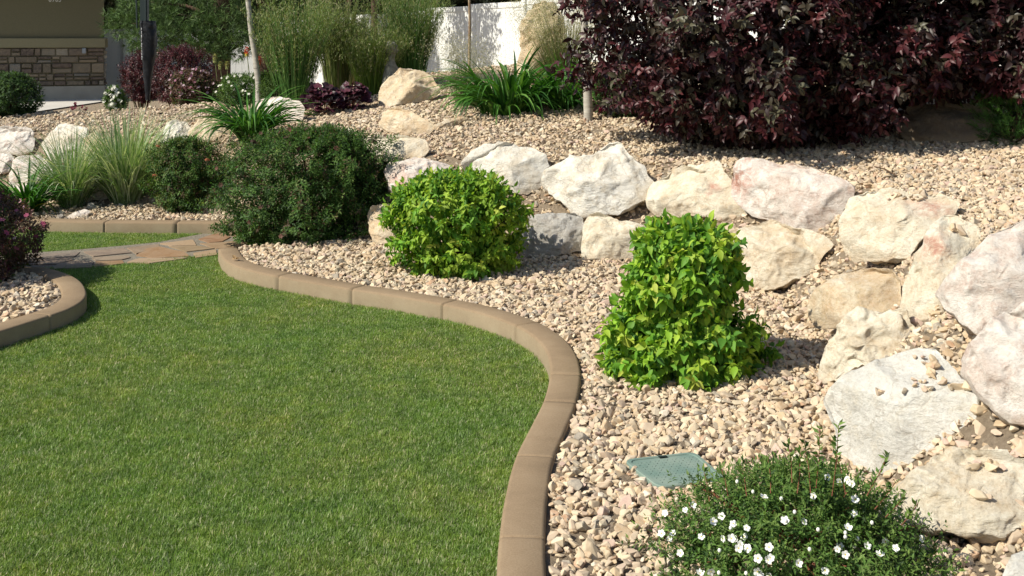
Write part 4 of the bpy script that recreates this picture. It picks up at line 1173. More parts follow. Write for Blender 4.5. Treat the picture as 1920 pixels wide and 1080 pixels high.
# ------------------------------------------------------------------ island shrub (left edge)
WEI = [(.12, .075, .05, 3), (.085, .05, .04, 3), (.08, .11, .035, 1.6), (.20, .09, .09, 1.4)]
t, P, O = shrub("pink_flowered_shrub", [(250, -220, -120), (285, -260, -80), (320, -290, -50), (350, -305, -35), (385, -315, -5), (420, -315, 28), (445, -310, 40), (475, -305, 42), (500, -290, 36), (522, -260, 25), (540, -230, 0)], (-125, 520),
    'dark leaved shrub with pink flowers in the kerbed island at the left edge', 'shrub', WEI, 7000, 3, .05, .042, .02, 20, lump=.22, depth=1.25)  # unseen left part grown taller and deeper to cast shade on the path
florets(t, P[CX + P[:, 0] / P[:, 1] * F > -40], 75, [(.50,.16,.25),(.60,.36,.42),(.34,.07,.14)], .022, (0,-.03,.02))

# ------------------------------------------------------------------ planting at the back left
shrub("shrub", [(135, 0, 35), (145, -25, 55), (165, -35, 70), (185, -38, 74), (205, -30, 68), (214, -10, 55)], (20, 212),
      'round green shrub on the terrace in front of the garage', 'shrub', [(.05, .10, .03, 3), (.085, .15, .045, 2), (.03, .05, .02, 2)], 1700, 3, .06, .045, .022, 21, Y=13.6)
RED = [(.08, .018, .02, 3), (.05, .014, .017, 3), (.12, .03, .032, 1.2), (.05, .035, .02, 1)]
shrub("barberry", [(95, 258, 275), (108, 238, 290), (130, 228, 300), (155, 230, 302), (178, 240, 296), (188, 250, 290)], (266, 184),
      'dark red barberry left of the padded pole', 'shrub', RED, 1300, 3, .08, .05, .026, 22, lump=.34, lf_=3.5, Y=18.5, mat=M_PLUM, group='dark red barberries in front of the fence')
shrub("barberry", [(86, 330, 352), (100, 300, 385), (125, 284, 392), (150, 282, 394), (175, 290, 386), (188, 300, 370)], (338, 186),
      'wider dark red barberry right of the padded pole', 'shrub', RED, 1900, 3, .08, .05, .026, 23, lump=.34, lf_=3.5, Y=17.8, mat=M_PLUM, group='dark red barberries in front of the fence')
t, P, O = shrub("pink_flowered_shrub", [(128, 345, 375), (140, 325, 395), (158, 316, 408), (178, 318, 412), (194, 330, 400)], (364, 192),
      'low dark shrub with pink flowers right of the pale upright stone', 'shrub', WEI, 1300, 3, .05, .045, .024, 24, Y=14.6)
florets(t, P, 80, [(.36,.15,.22),(.46,.33,.37)], .022, (0,-.05,.03))
MG = [(.07, .13, .03, 3), (.12, .20, .05, 2), (.04, .075, .02, 1)]
t, P, O = shrub("leafy_plant", [(138, 435, 475), (148, 415, 500), (165, 408, 515), (182, 410, 520), (196, 420, 510)], (462, 192),
      'loose green perennial dotted with white flowers behind the middle daylily', 'plant', MG, 1300, 3, .06, .045, .016, 25, Y=14.0)
florets(t, P, 45, [(.70,.69,.60)], .022, (0,-.05,.03))
t, P, O = shrub("leafy_plant", [(160, 205, 218), (170, 198, 228), (182, 193, 236), (198, 196, 240), (204, 205, 236)], (217, 202),
      'small upright plant with white flowers at the corner of the driveway', 'plant', MG, 500, 3, .05, .04, .016, 26, Y=13.9, ntw=14)
florets(t, P, 55, [(.70,.69,.60)], .024, (0,-.05,.01))
x = (153 - CX) / F * 13.9
t, Pm = clump("small_perennial", Vector((x, 13.9, Tz(x, 13.9))), 'tiny grey green tuft with dark red flowers at the edge of the driveway', 'plant', [(.10, .17, .12, 2), (.16, .24, .18, 1)], 160, (.06, .13), .008, (.1, .9), (.1, .5), .06, 4, 0)
tip = Pm[::4, -1] + np.array([0, 0, .03]); k = len(tip)
florets(t, tip, 26, [(.14, .02, .035)], .022, (0, 0, .03))
# red hot pokers
def poker(px, py, Y, basepx, cols, label, r=.03, h=.11):
    tip = at(px, py, Y); g = Vector(((basepx - CX) / F * Y, Y, Tz((basepx - CX) / F * Y, Y)))
    t = empty("torch_lily", g, label, 'flower', 'torch lily spikes')
    tubes([[(g, .007), (g.lerp(tip, .5) + Vector((.01, 0, 0)), .006), (tip, .005)]], "stem", M_STEMG, t, 6)
    k = 150; zz = RNG.uniform(0, 1, k); a = RNG.uniform(0, 6.28, k)
    R = r * np.sin(np.clip(zz * .8 + .2, 0, 1) * math.pi) ** .6
    p = np.array(tip)[None] + np.c_[np.cos(a) * R * .4, np.sin(a) * R * .4, (zz - .3) * h]
    D = norm(np.c_[np.cos(a), np.sin(a), -1.0 + zz * 1.6])
    c = np.where((zz[:, None] > .35), np.array(cols[0])[None], np.array(cols[1])[None])
    V, Tt, C = place(p, D, norm(np.c_[np.cos(a), np.sin(a), np.ones(k)]), .03, .012, LEAF_A, c)
    link("flower_spike", np_mesh("flower_spike", V, Tt, C), M_PETAL, t)
OR = ((.60, .10, .04), (.62, .50, .08)); GRN = ((.40, .40, .14), (.36, .38, .14))
poker(463, 100, 14.4, 471, OR, 'orange and yellow torch lily spike left of the white trunk')
poker(486, 116, 14.4, 488, ((.55, .14, .07), (.5, .16, .08)), 'small salmon torch lily spike right of the white trunk', .022, .09)
poker(403, 112, 14.8, 412, GRN, 'tallest green torch lily bud of the three by the pine trunk', .02, .10)
poker(413, 124, 14.8, 422, GRN, 'lowest green torch lily bud, middle of the three by the pine trunk', .017, .08)
poker(426, 124, 14.8, 427, GRN, 'green torch lily bud right of the other two by the pine trunk', .017, .08)
x = (418 - CX) / F * 14.8; clump("torch_lily_leaves", Vector((x, 14.8, Tz(x, 14.8))), 'strap leaved torch lily clump by the pine trunk', 'plant', [(.08, .16, .05, 2), (.12, .22, .08, 1)], 90, (.3, .6), .018, (.1, .7), (.4, 1.4), .1, 6, .4)
# undergrowth right of white trunk
shrub("leafy_plant", [(135, 488, 505), (150, 480, 540), (170, 478, 565), (186, 490, 570), (195, 500, 560)], (525, 190),
      'feathery green foliage at the foot of the left feather grass', 'plant', MG, 1100, 3, .07, .055, .010, 27, Y=13.7)
# plants around pale trunk and under the purple shrub
t, P, O = shrub("pink_flowered_shrub", [(128, 1128, 1165), (145, 1115, 1215), (175, 1112, 1240), (205, 1118, 1235), (225, 1130, 1200)], (1170, 222),
      'small green shrub with pink flowers right of the pale trunk', 'shrub', [(.04, .07, .02, 2), (.07, .11, .03, 1), (.06, .02, .02, 1)], 1300, 3, .06, .045, .022, 28, Y=11.6)
florets(t, P, 26, [(.5,.14,.24),(.5,.05,.12)], .025, (-.02,-.06,.02))
shrub("ground_plant", [(235, 1555, 1600), (243, 1545, 1612), (255, 1555, 1605)], (1578, 252), 'small bright leafy plant under the purple shrub', 'plant', [(.07, .16, .05, 2)], 180, 2, .04, .04, .02, 29, ntw=8)

# mugo pine at the right edge
def needle_ball(name, rows, base_px, Y, label, n, seed, palette, nl, nw, per, cat='shrub', depth=.9):
    x = (base_px[0] - CX) / F * Y; g = Vector((x, Y, Tz(x, Y)))
    t = empty(name, g, label, cat)
    P, O, k = envelope(prof_px(rows, Y, g.z), (0, Y, g.z), n, seed, depth, .25, .4, 3)
    D0 = norm(O + np.array([0, 0, .8]))
    q = np.repeat(P, per, 0) + np.repeat(D0, per, 0) * RNG.uniform(0, .07, (n * per, 1))
    D = norm(np.repeat(D0, per, 0) * .9 + RNG.normal(0, .55, (n * per, 3)))
    V, Tt, C = place(q, D, norm(RNG.normal(0, 1, (n * per, 3))), nl, nw, NEEDLE, np.repeat(pal(palette, n, .2), per, 0))
    link("needles", np_mesh("needles", V, Tt, C), M_NEEDLE, t)
    branches(g, P[RNG.choice(n, 18)], "stems", M_BARK, t, .014)
    return t
needle_ball("dwarf_pine", [(168, 1880, 1935), (185, 1850, 1965), (210, 1838, 1985), (240, 1838, 1985), (262, 1850, 1975), (272, 1875, 1950)], (1905, 262), 8.9,
            'dwarf mountain pine with bright green needles at the right edge', 900, 31, [(.05, .13, .025, 2), (.08, .19, .03, 2), (.03, .07, .02, 1)], .055, .0035, 16)

# ------------------------------------------------------------------ pines and dark trees beyond
PINE = [(.09, .16, .045, 3), (.14, .22, .07, 2), (.05, .085, .028, 2)]
def pine(px, Y, label, blobs, n, trunk_r, seed, per=11, nl=.16, nw=.012, palette=PINE, height=6.0, base_z=None, group=None, name="pine_tree"):
    x = (px - CX) / F * Y; g = Vector((x, Y, Tz(x, Y) if base_z is None else base_z))
    t = empty(name, g, label, 'tree', group)
    tubes([[(g - Vector((0, 0, .2)), trunk_r * 1.15), (g + Vector((.03, 0, height * .3)), trunk_r), (g + Vector((-.05, 0, height * .7)), trunk_r * .6), (g + Vector((0, 0, height)), trunk_r * .15)]], "trunk", M_BARK, t, 12)
    Ps = []; limbs = []
    for (bx, by, bz, rx, ry, rz) in blobs:
        c = Vector((g.x + bx, g.y + by, g.z + bz))
        m = int(n * rx * rz)
        u = norm(RNG.normal(0, 1, (m, 3))); k = RNG.uniform(.35, 1.0, (m, 1)) ** .5
        lm = 1 + .5 * lumps(u, 2.6, seed + bx)[:, None]
        Ps.append((np.array(c)[None] + u * k * lm * np.array([rx, ry, rz]), u))
        s = g + Vector((0, 0, max(.8, bz - .35)))
        limbs.append([(s, trunk_r * .35), (s.lerp(c, .5) + Vector((0, 0, .1)), trunk_r * .2), (c, trunk_r * .08)])
    for lb in limbs: tubes([lb], "limb", M_BARK, t, 6)
    P = np.concatenate([a for a, _ in Ps]); O = np.concatenate([b for _, b in Ps]); m = len(P)
    D0 = norm(O + np.array([0, 0, .5]) + RNG.normal(0, .3, (m, 3)))
    q = np.repeat(P, per, 0); D = norm(np.repeat(D0, per, 0) + RNG.normal(0, .6, (m * per, 3)))
    V, Tt, C = place(q, D, norm(RNG.normal(0, 1, (m * per, 3))), nl, nw, NEEDLE, np.repeat(pal(palette, m, .2), per, 0))
    link("crown", np_mesh("crown", V, Tt, C), M_NEEDLE, t)
    return t
rb = random.Random(3)
def blobset(z0, z1, R, n, x0=0):
    out = []
    for i in range(n):
        z = z0 + (z1 - z0) * i / n; a = rb.uniform(0, 6.28); rr = R * (1 - .6 * i / n) * rb.uniform(.45, 1)
        out.append((x0 + math.cos(a) * rr, math.sin(a) * rr * .8, z, rb.uniform(.6, .95) * (1 - .3 * i / n), rb.uniform(.5, .8), rb.uniform(.35, .55)))
    return out
pine(414, 23.0, 'pine tree with layered green boughs in front of the shaded fence', [(-1.75, -.3, 1.75, .55, .5, .35), (-1.2, -.4, 1.45, .6, .6, .38), (-.6, -.3, 1.35, .6, .6, .35), (-.9, 0, 1.95, .8, .6, .4), (-.1, -.3, 1.2, .5, .5, .28),
     (.2, 0, 1.75, .7, .6, .45), (.45, -.2, 1.3, .5, .5, .3), (-1.5, .2, 2.2, .7, .6, .4), (0, .2, 2.4, .8, .7, .4), (-.2, -.1, 1.55, .6, .5, .35)] + blobset(2.7, 5.0, 1.4, 9), 1150, .17, 41, group='pine trees in front of the shaded fence')
pine(497, 25.0, 'second pine tree directly behind the slender white trunk', [(-.3, -.3, 1.55, .6, .5, .4), (.3, -.2, 1.7, .6, .5, .4), (.1, -.2, 2.2, .8, .6, .5), (-.5, 0, 2.0, .6, .5, .4), (.75, 0, 2.1, .6, .5, .5)] + blobset(2.7, 5.5, 1.3, 9), 900, .2, 42, group='pine trees in front of the shaded fence',
     palette=[(.06, .10, .03, 3), (.09, .135, .04, 2), (.035, .055, .02, 2)])
DK = [(.018, .026, .012, 3), (.03, .04, .016, 2), (.03, .022, .014, 1)]
for i, (px, Y, lab) in enumerate([(215, 38, 'dark evergreen behind the fence, nearest the garage corner'), (330, 40, 'dark evergreen behind the fence above the padded pole'), (560, 38, 'dark evergreen behind the left feather grass'),
                                  (680, 37, 'dark evergreen behind the middle of the grass row'), (800, 36, 'dark evergreen rising over the shadowed part of the white fence'), (930, 35, 'dark evergreen above the standing stone'),
                                  (1060, 35, 'dark evergreen behind the pale trunk'), (450, 42, 'dark evergreen behind the two pines')]):
    pine(px, Y, lab, [(random.uniform(-1.8, 1.8), random.uniform(-.5, .5), z, 1.5, 1.0, .9) for z in (1.3, 1.7, 2.1, 2.6, 3.1, 3.6, 4.2, 5)], 330, .25, 50 + i, per=9, nl=.28, nw=.05, palette=DK, height=7.5, group='dark evergreens behind the fence', name="evergreen_tree")
# deciduous tree behind the grass row, its unseen crown shading the white fence
def big_tree(x, y, label, R, zc, n):
    g = Vector((x, y, .28)); t = empty("shade_tree", g, label, 'tree')
    tubes([[(g, .09), (g + Vector((.05, 0, 1.6)), .07), (g + Vector((0, .1, zc)), .04)]] + [[(g + Vector((0, 0, 2.3)), .05), (g + Vector((math.cos(a) * R * .5, math.sin(a) * R * .5, zc)), .03)] for a in np.linspace(0, 6, 6)], "trunk", M_BARK, t, 8)
    u = norm(RNG.normal(0, 1, (n, 3))); k = RNG.uniform(.2, 1, (n, 1)) ** .45
    P = np.array([x, y, zc + .3])[None] + u * k * (1 + .4 * lumps(u, 2.4, 3)[:, None]) * np.array([R, R, R * .75])
    V, Tt, C = twigs(P, u, 2, .2, .10, .07, [(.05, .10, .02, 2), (.08, .15, .03, 1)], LEAF_A)
    link("crown", np_mesh("crown", V, Tt, C), M_LEAF, t)
big_tree(-2.75, 22.0, 'round headed tree behind the grass row, shading the white fence', 1.05, 3.75, 900)

# ------------------------------------------------------------------ fences
M_VINYL = simple("white_vinyl", (0.78, 0.78, 0.76), 0.45, 1.2, (0.74, 0.74, 0.71), spec=0.4)
def box_bm(bm, cx, cy, cz, sx, sy, sz, rz=0, bev=0.0):
    r = bmesh.ops.create_cube(bm, size=1)
    vs = r['verts']
    for v in vs: v.co = Vector((v.co.x * sx, v.co.y * sy, v.co.z * sz))
    if bev:
        es = list({e for v in vs for e in v.link_edges})
        rr = bmesh.ops.bevel(bm, geom=es, offset=bev, segments=2, affect='EDGES'); vs = rr['verts']
    bmesh.ops.rotate(bm, verts=vs, cent=(0, 0, 0), matrix=Matrix.Rotation(rz, 3, 'Z'))
    bmesh.ops.translate(bm, verts=vs, vec=(cx, cy, cz))
def bm_obj(name, bm, mat, parent=None):
    bmesh.ops.recalc_face_normals(bm, faces=bm.faces)
    me = bpy.data.meshes.new(name); bm.to_mesh(me); bm.free()
    return link(name, me, mat, parent)
def fence(A, Bp, n, ztop0, ztop1, label):
    A = Vector(A); Bp = Vector(Bp); d = (Bp - A); L = d.length / n; d.normalize(); ang = math.atan2(d.y, d.x)
    t = empty("fence", (A.x, A.y, ztop0 - 1.8), label, 'fence', 'white vinyl fences')
    for i in range(n + 1):
        p = A + d * L * i; zt = ztop0 + (ztop1 - ztop0) * (i / n)
        bm = bmesh.new(); box_bm(bm, p.x, p.y, zt - .95 + .05, .13, .13, 1.9, ang, .008)
        po = bm_obj("post", bm, M_VINYL, t)
        bm = bmesh.new(); box_bm(bm, p.x, p.y, zt + .115, .16, .16, .025, ang, .005); box_bm(bm, p.x, p.y, zt + .14, .11, .11, .03, ang, .01)
        bm_obj("cap", bm, M_VINYL, po).matrix_parent_inverse = Matrix.Translation(-Vector(t.location))
        if i < n:
            zt2 = ztop0 + (ztop1 - ztop0) * ((i + .5) / n)
            c = A + d * L * (i + .5)
            bm = bmesh.new()
            box_bm(bm, c.x, c.y, zt2 - .02, L - .13, .05, .11, ang, .006)
            box_bm(bm, c.x, c.y, zt2 - 1.72, L - .13, .05, .14, ang, .006)
            nb = 11; bw = (L - .13) / nb
            for k in range(nb):
                q = A + d * (L * i + .065 + bw * (k + .5))
                box_bm(bm, q.x, q.y, zt2 - .86, bw - .002, .022, 1.60, ang, .004)
            box_bm(bm, c.x, c.y, zt2 - .86, L - .14, .012, 1.6, ang)
            bm_obj("panel", bm, M_VINYL, t)
fence((-15.2, 32.2, 0), (-7.0, 32.2, 0), 4, 2.02, 2.02, 'shaded white vinyl fence running behind the garage corner and the pines')
fence((-6.9, 32.0, 0), (6.4, 12.1, 0), 13, 2.18, 2.72, 'sunlit white vinyl fence running behind the feather grasses and the standing stone')

# ------------------------------------------------------------------ garage
def garage():
    X1 = (195 - CX) / F * 27.4; X0 = X1 - 9.0; Yf = 27.4; dpt = 7.0
    t = empty("garage", Vector((X1, Yf, .3)), 'olive stucco garage with stone veneer and concrete footing at the upper left', 'building')
    M_ST = simple("olive_stucco", (0.135, 0.125, 0.075), 0.95, 40, (0.155, 0.14, 0.085), 90, .4, .006)
    M_BAND = simple("stucco_band", (0.21, 0.19, 0.115), 0.95, 40, (0.23, 0.21, 0.13), 90, .4, .006)
    M_FOOT = simple("footing_concrete", (0.30, 0.28, 0.24), 0.9, 3, (0.36, 0.34, 0.29))
    M_ROOF = simple("roof_shingle", (0.09, 0.075, 0.06), 0.95, 20, (0.14, 0.12, 0.1))
    bm = bmesh.new(); box_bm(bm, (X0 + X1) / 2, Yf + dpt / 2, 1.9, 9.0, dpt, 3.3); bm_obj("wall", bm, M_ST, t)
    bm = bmesh.new(); box_bm(bm, (X0 + X1) / 2, Yf - .045, 1.68, 9.06, .10, .23, 0, .01); box_bm(bm, X1 + .045, Yf + dpt / 2, 1.68, .09, dpt, .23, 0, .01); bm_obj("trim_band", bm, M_BAND, t)
    bm = bmesh.new(); box_bm(bm, (X0 + X1) / 2, Yf - .03, .45, 9.04, .06, .37); box_bm(bm, X1 + .03, Yf + dpt / 2, .45, .06, dpt, .37); bm_obj("footing", bm, M_FOOT, t)
    # stone veneer: irregular ashlar
    bm = bmesh.new(); lay = bm.verts.layers.float_color.new("Col"); r = random.Random(8)
    SCOL = [(.11, .085, .065), (.17, .14, .10), (.08, .065, .055), (.24, .215, .17), (.17, .165, .15), (.09, .065, .055), (.20, .16, .11)]
    def veneer(u0, u1, fn):
        z = .645
        while z < 1.55:
            h = min(r.choice([.09, .13, .17, .21, .25]), 1.562 - z)
            if 1.562 - z - h < .05: h = 1.562 - z
            u = u0
            while u < u1 - .01:
                w = min(r.uniform(.14, .55), u1 - u)
                if u1 - u - w < .08: w = u1 - u
                sub = [(z, h)] if h < .15 or r.random() < .6 else [(z, h * .5), (z + h * .5, h * .5)]
                for (zz, hh) in sub:
                    c = r.choice(SCOL); k = r.uniform(.75, 1.3); th = r.uniform(.03, .075)
                    g = .008; e = .012
                    j = lambda: r.uniform(-.012, .012)
                    outer = [(u + g + j() * .5, zz + g + j() * .4), (u + w - g + j() * .5, zz + g + j() * .4), (u + w - g + j() * .5, zz + hh - g + j() * .4), (u + g + j() * .5, zz + hh - g + j() * .4)]
                    cu, cz = u + w / 2, zz + hh / 2
                    inner = [(cu + (a - cu) * (1 - 2.4 * e / w) + j() * .4, cz + (b - cz) * (1 - 2.4 * e / hh)) for a, b in outer]
                    vo = [bm.verts.new(fn(a, b, .004)) for a, b in outer]; vi = [bm.verts.new(fn(a, b, th + j())) for a, b in inner]
                    for v in vo + vi: v[lay] = (c[0] * k, c[1] * k, c[2] * k, 1)
                    bm.faces.new(vi)
                    for i in range(4): bm.faces.new((vo[i], vo[(i + 1) % 4], vi[(i + 1) % 4], vi[i]))
                u += w
            z += h
    veneer(X0, X1, lambda u, z, d: (u, Yf - d, z))
    veneer(Yf, Yf + 3.0, lambda u, z, d: (X1 + d, u, z))
    m, nt, b = new_mat("stone_veneer")
    a = nt.nodes.new("ShaderNodeAttribute"); a.attribute_name = "Col"
    n1 = noise_tex(nt, 14, 7, 0.65, pos(nt), 0.5)
    c = mix(nt, ramp(nt, [(0.4, (0, 0, 0)), (0.7, (0.7,) * 3)], n1), a.outputs["Color"], (0.24, 0.19, 0.13))
    nt.links.new(c, b.inputs["Base Color"]); b.inputs["Roughness"].default_value = 0.9
    bump(nt, b, n1, .8, .03)
    bm_obj("stone_veneer", bm, m, t)
    # roof with deep eaves
    bm = bmesh.new()
    ex, ey = .6, 1.0; z0 = 3.55; rz = 5.6
    p = [(X0 - ex, Yf - ey, z0), (X1 + ex, Yf - ey, z0), (X1 + ex, Yf + dpt + ey, z0), (X0 - ex, Yf + dpt + ey, z0)]
    rA = ((X0 + 3), Yf + dpt / 2, rz); rB = ((X1 - 3), Yf + dpt / 2, rz)
    v = [bm.verts.new(q) for q in p] + [bm.verts.new(rA), bm.verts.new(rB)]
    lo = [bm.verts.new((q[0], q[1], q[2] - .2)) for q in p]
    for f in ((0, 1, 5, 4), (1, 2, 5), (2, 3, 4, 5), (3, 0, 4)): bm.faces.new([v[i] for i in f])
    for i in range(4): bm.faces.new((v[i], v[(i + 1) % 4], lo[(i + 1) % 4], lo[i]))
    bm.faces.new(lo)
    bm_obj("roof", bm, M_ROOF, t)
    # outlet box, downpipe, house number
    ox = (157 - CX) / F * 27.3; oz = 1.75 - (95 - HY) / F * 27.3
    bm = bmesh.new(); box_bm(bm, ox, Yf - .10, oz, .09, .06, .13, 0, .01); box_bm(bm, ox, Yf - .135, oz + .0, .07, .012, .10, 0, .004)
    bm_obj("outlet_box", bm, simple("grey_plastic", (.30, .33, .36), .5), t)
    fx = (74 - CX) / F * 27.2
    tubes([[(Vector((fx, Yf - .12, .66)), .035), (Vector((fx, Yf - .12, .52)), .03), (Vector((fx + .02, Yf - .14, .33)), .03)]], "pipe", simple("pvc_white", (.6, .6, .56), .5), t, 10)
    cu = bpy.data.curves.new("house_number", 'FONT'); cu.body = "6903"; cu.size = .25; cu.extrude = .008
    cu.align_x = 'CENTER'; cu.space_character = .95
    co = bpy.data.objects.new("tmp", cu); COL.objects.link(co)
    me = bpy.data.meshes.new_from_object(co); bpy.data.objects.remove(co)
    me.name = "house_number"
    hn = link("house_number", me, simple("number_white", (.62, .62, .56), .5), t)
    q = at(109, 4.5, Yf - .03)
    hn.matrix_parent_inverse = Matrix.Identity(4)
    hn.location = q - Vector(t.location); hn.rotation_euler = (math.pi / 2, 0, 0); hn.scale = (.62, 1, 1)
    t.rotation_euler.z = math.radians(21.5)
garage()
# neighbour house wall seen between garage and pine
def neighbour():
    g = Vector((-18.5, 47, .3)); t = empty("neighbour_house", g, 'tan house far behind the fence, glimpsed between garage and pines', 'building')
    bm = bmesh.new(); box_bm(bm, -18.5, 47, 2.3, 7, 6, 4.2); bm_obj("wall", bm, simple("tan_siding", (.30, .25, .17), .9, 2, (.26, .22, .15)), t)
    bm = bmesh.new()
    v = [bm.verts.new(q) for q in [(-22.4, 43.6, 4.4), (-14.6, 43.6, 4.4), (-14.6, 50.4, 4.4), (-22.4, 50.4, 4.4), (-22.4, 47, 6.3), (-14.6, 47, 6.3)]]
    for f in ((0, 1, 5, 4), (2, 3, 4, 5), (1, 2, 5), (3, 0, 4), (3, 2, 1, 0)): bm.faces.new([v[i] for i in f])
    bm_obj("roof", bm, simple("brown_roof", (.10, .08, .06), .9), t)
neighbour()

# ------------------------------------------------------------------ padded basketball pole
def pole():
    Y = 15.2
    b = at(275, 188, Y); g = Vector((b.x, Y, Tz(b.x, Y)))
    t = empty("basketball_pole", g, 'dark steel pole wrapped in a tall black pad in front of the barberries', 'pole')
    M_BL = simple("black_pad", (.010, .011, .014), .5, 6, (.018, .019, .022), 14, .5, .02, spec=.25)
    M_STL = simple("dark_steel", (.035, .05, .05), .45, metallic=.3)
    top = at(266, 0, Y)
    # pad: outline narrows toward the ground
    rings = []
    for (py, l, r) in [(39, 263.5, 291), (44, 263, 292), (60, 264, 293.5), (85, 266, 294), (105, 267, 292), (125, 268, 288), (150, 270, 284), (175, 272.5, 282), (188, 273, 281)]:
        c = at((l + r) / 2, py, Y); rings.append((c, (r - l) / 2 / F * Y))
    dense = []
    for (a, ra), (b2, rb_) in zip(rings[:-1], rings[1:]):
        for s in np.linspace(0, 1, 8, endpoint=False): dense.append((a.lerp(b2, s), ra + (rb_ - ra) * s))
    dense.append(rings[-1])
    V, Q = [], []; m = 28
    for i, (c, r) in enumerate(dense):
        for k in range(m):
            a = 2 * math.pi * k / m
            fold = .05 * math.sin(i * .55 + math.sin(a * 2) * 3) * (1 if 12 < i < 50 else .3) + .06 * noise.noise(Vector((a * 2, i * .25, 0)))
            sq = 1 / max(abs(math.cos(a)), abs(math.sin(a))) ** .35
            rr = r * (1 + fold) * sq * .97
            V.append((c.x + rr * math.cos(a), c.y + rr * math.sin(a), c.z))
    n = len(dense)
    for i in range(n - 1):
        for k in range(m): Q.append((i * m + k, i * m + (k + 1) % m, (i + 1) * m + (k + 1) % m, (i + 1) * m + k))
    me = np_mesh("pad", np.array(V), np.array(Q), smooth=True)
    bm = bmesh.new(); bm.from_mesh(me); bm.verts.ensure_lookup_table(); bm.faces.new([bm.verts[k] for k in range(m)]); bmesh.ops.recalc_face_normals(bm, faces=bm.faces); bm.to_mesh(me); bm.free()
    pad = link("pad", me, M_BL, t)
    bm = bmesh.new()
    zt = at(0, 39, Y).z
    c1 = at(270, 39, Y)
    box_bm(bm, c1.x, Y + .02, zt + .8, .10, .10, 2.0, 0, .012); bm_obj("post", bm, M_STL, t)
    tubes([[(Vector((c1.x - .055, Y - .12, zt - .1)), .010), (Vector((c1.x - .075, Y - .13, zt + .9)), .010), (Vector((c1.x - .075, Y - .13, zt + 1.8)), .010)],
           [(Vector((c1.x + .055, Y - .1, zt)), .008), (Vector((c1.x + .05, Y - .1, zt + 1.8)), .008)]], "lift_rod", M_STL, t, 8)
    # backboard arm above the frame
    bm = bmesh.new(); box_bm(bm, c1.x, Y - .5, zt + 1.75, .08, 1.1, .08, 0, .01); bm_obj("arm", bm, M_STL, t)
    bm = bmesh.new(); box_bm(bm, c1.x, Y - 1.05, zt + 1.95, 1.35, .03, .85, 0, .01); bm_obj("backboard", bm, simple("backboard_clear", (.5, .52, .54), .3), t)
    # vertical lettering on the left side of the pad
    cu = bpy.data.curves.new("lettering", 'FONT'); cu.body = "SPALDING"; cu.size = .075; cu.extrude = .002; cu.space_character = 1.1
    co = bpy.data.objects.new("tmp", cu); COL.objects.link(co); me = bpy.data.meshes.new_from_object(co); bpy.data.objects.remove(co)
    me.name = "lettering"
    a, b3 = at(264.6, 52, Y), at(266.4, 112, Y)
    w = max(v.co.x for v in me.vertices); s = (a - b3).length / w
    rgt = (b3 - a).normalized()            # reading direction runs down the pad
    nrm_ = Vector((-.93, -.37, 0)).normalized(); upv = nrm_.cross(rgt)
    R = Matrix((rgt, upv, nrm_)).transposed().to_4x4()
    le = link("lettering", me, simple("letter_white", (.7, .7, .7), .5), t)
    le.matrix_parent_inverse = Matrix.Identity(4)
    le.matrix_local = Matrix.Translation(a + Vector((.03, -.085, 0)) - Vector(t.location)) @ R @ Matrix.Scale(s, 4)
pole()

# ------------------------------------------------------------------ stone ornament
def ornament():
    Y = 14.2; g = at(733, 150, Y); g.z = Tz(g.x, Y)
    t = empty("garden_ornament", g, 'weathered grey stone ornament with a round top half hidden in the grasses', 'ornament')
    def lathe(prof, name):
        V, Q = [], []; m = 24
        for i, (z, r) in enumerate(prof):
            for k in range(m):
                a = 2 * math.pi * k / m; q = Vector((math.cos(a) * r, math.sin(a) * r, z))
                q *= 1; d = .012 * noise.noise(q * 22) + .02 * noise.noise(q * 8)
                V.append((g.x + q.x * (1 + d / max(r, .03)), g.y + q.y * (1 + d / max(r, .03)), z))
        for i in range(len(prof) - 1):
            for k in range(m): Q.append((i * m + k, i * m + (k + 1) % m, (i + 1) * m + (k + 1) % m, (i + 1) * m + k))
        link(name, np_mesh(name, np.array(V), np.array(Q), smooth=True), simple("ornament_stone", (.17, .165, .13), .9, 18, (.30, .29, .23), 40, .6, .01), t)
    z1 = at(0, 104, Y).z; z2 = at(0, 76, Y).z
    lathe([(z1 + (z2 - z1) * s, .085 * math.sqrt(max(0, 1 - (2 * s - 1) ** 2)) + .004) for s in np.linspace(0, 1, 12)], "round_top")
    lathe([(g.z - .02, .13), (g.z + .08, .125), (z1 - .16, .10), (z1 - .10, .065), (z1 - .03, .05), (z1 + .02, .06)], "pedestal")
ornament()

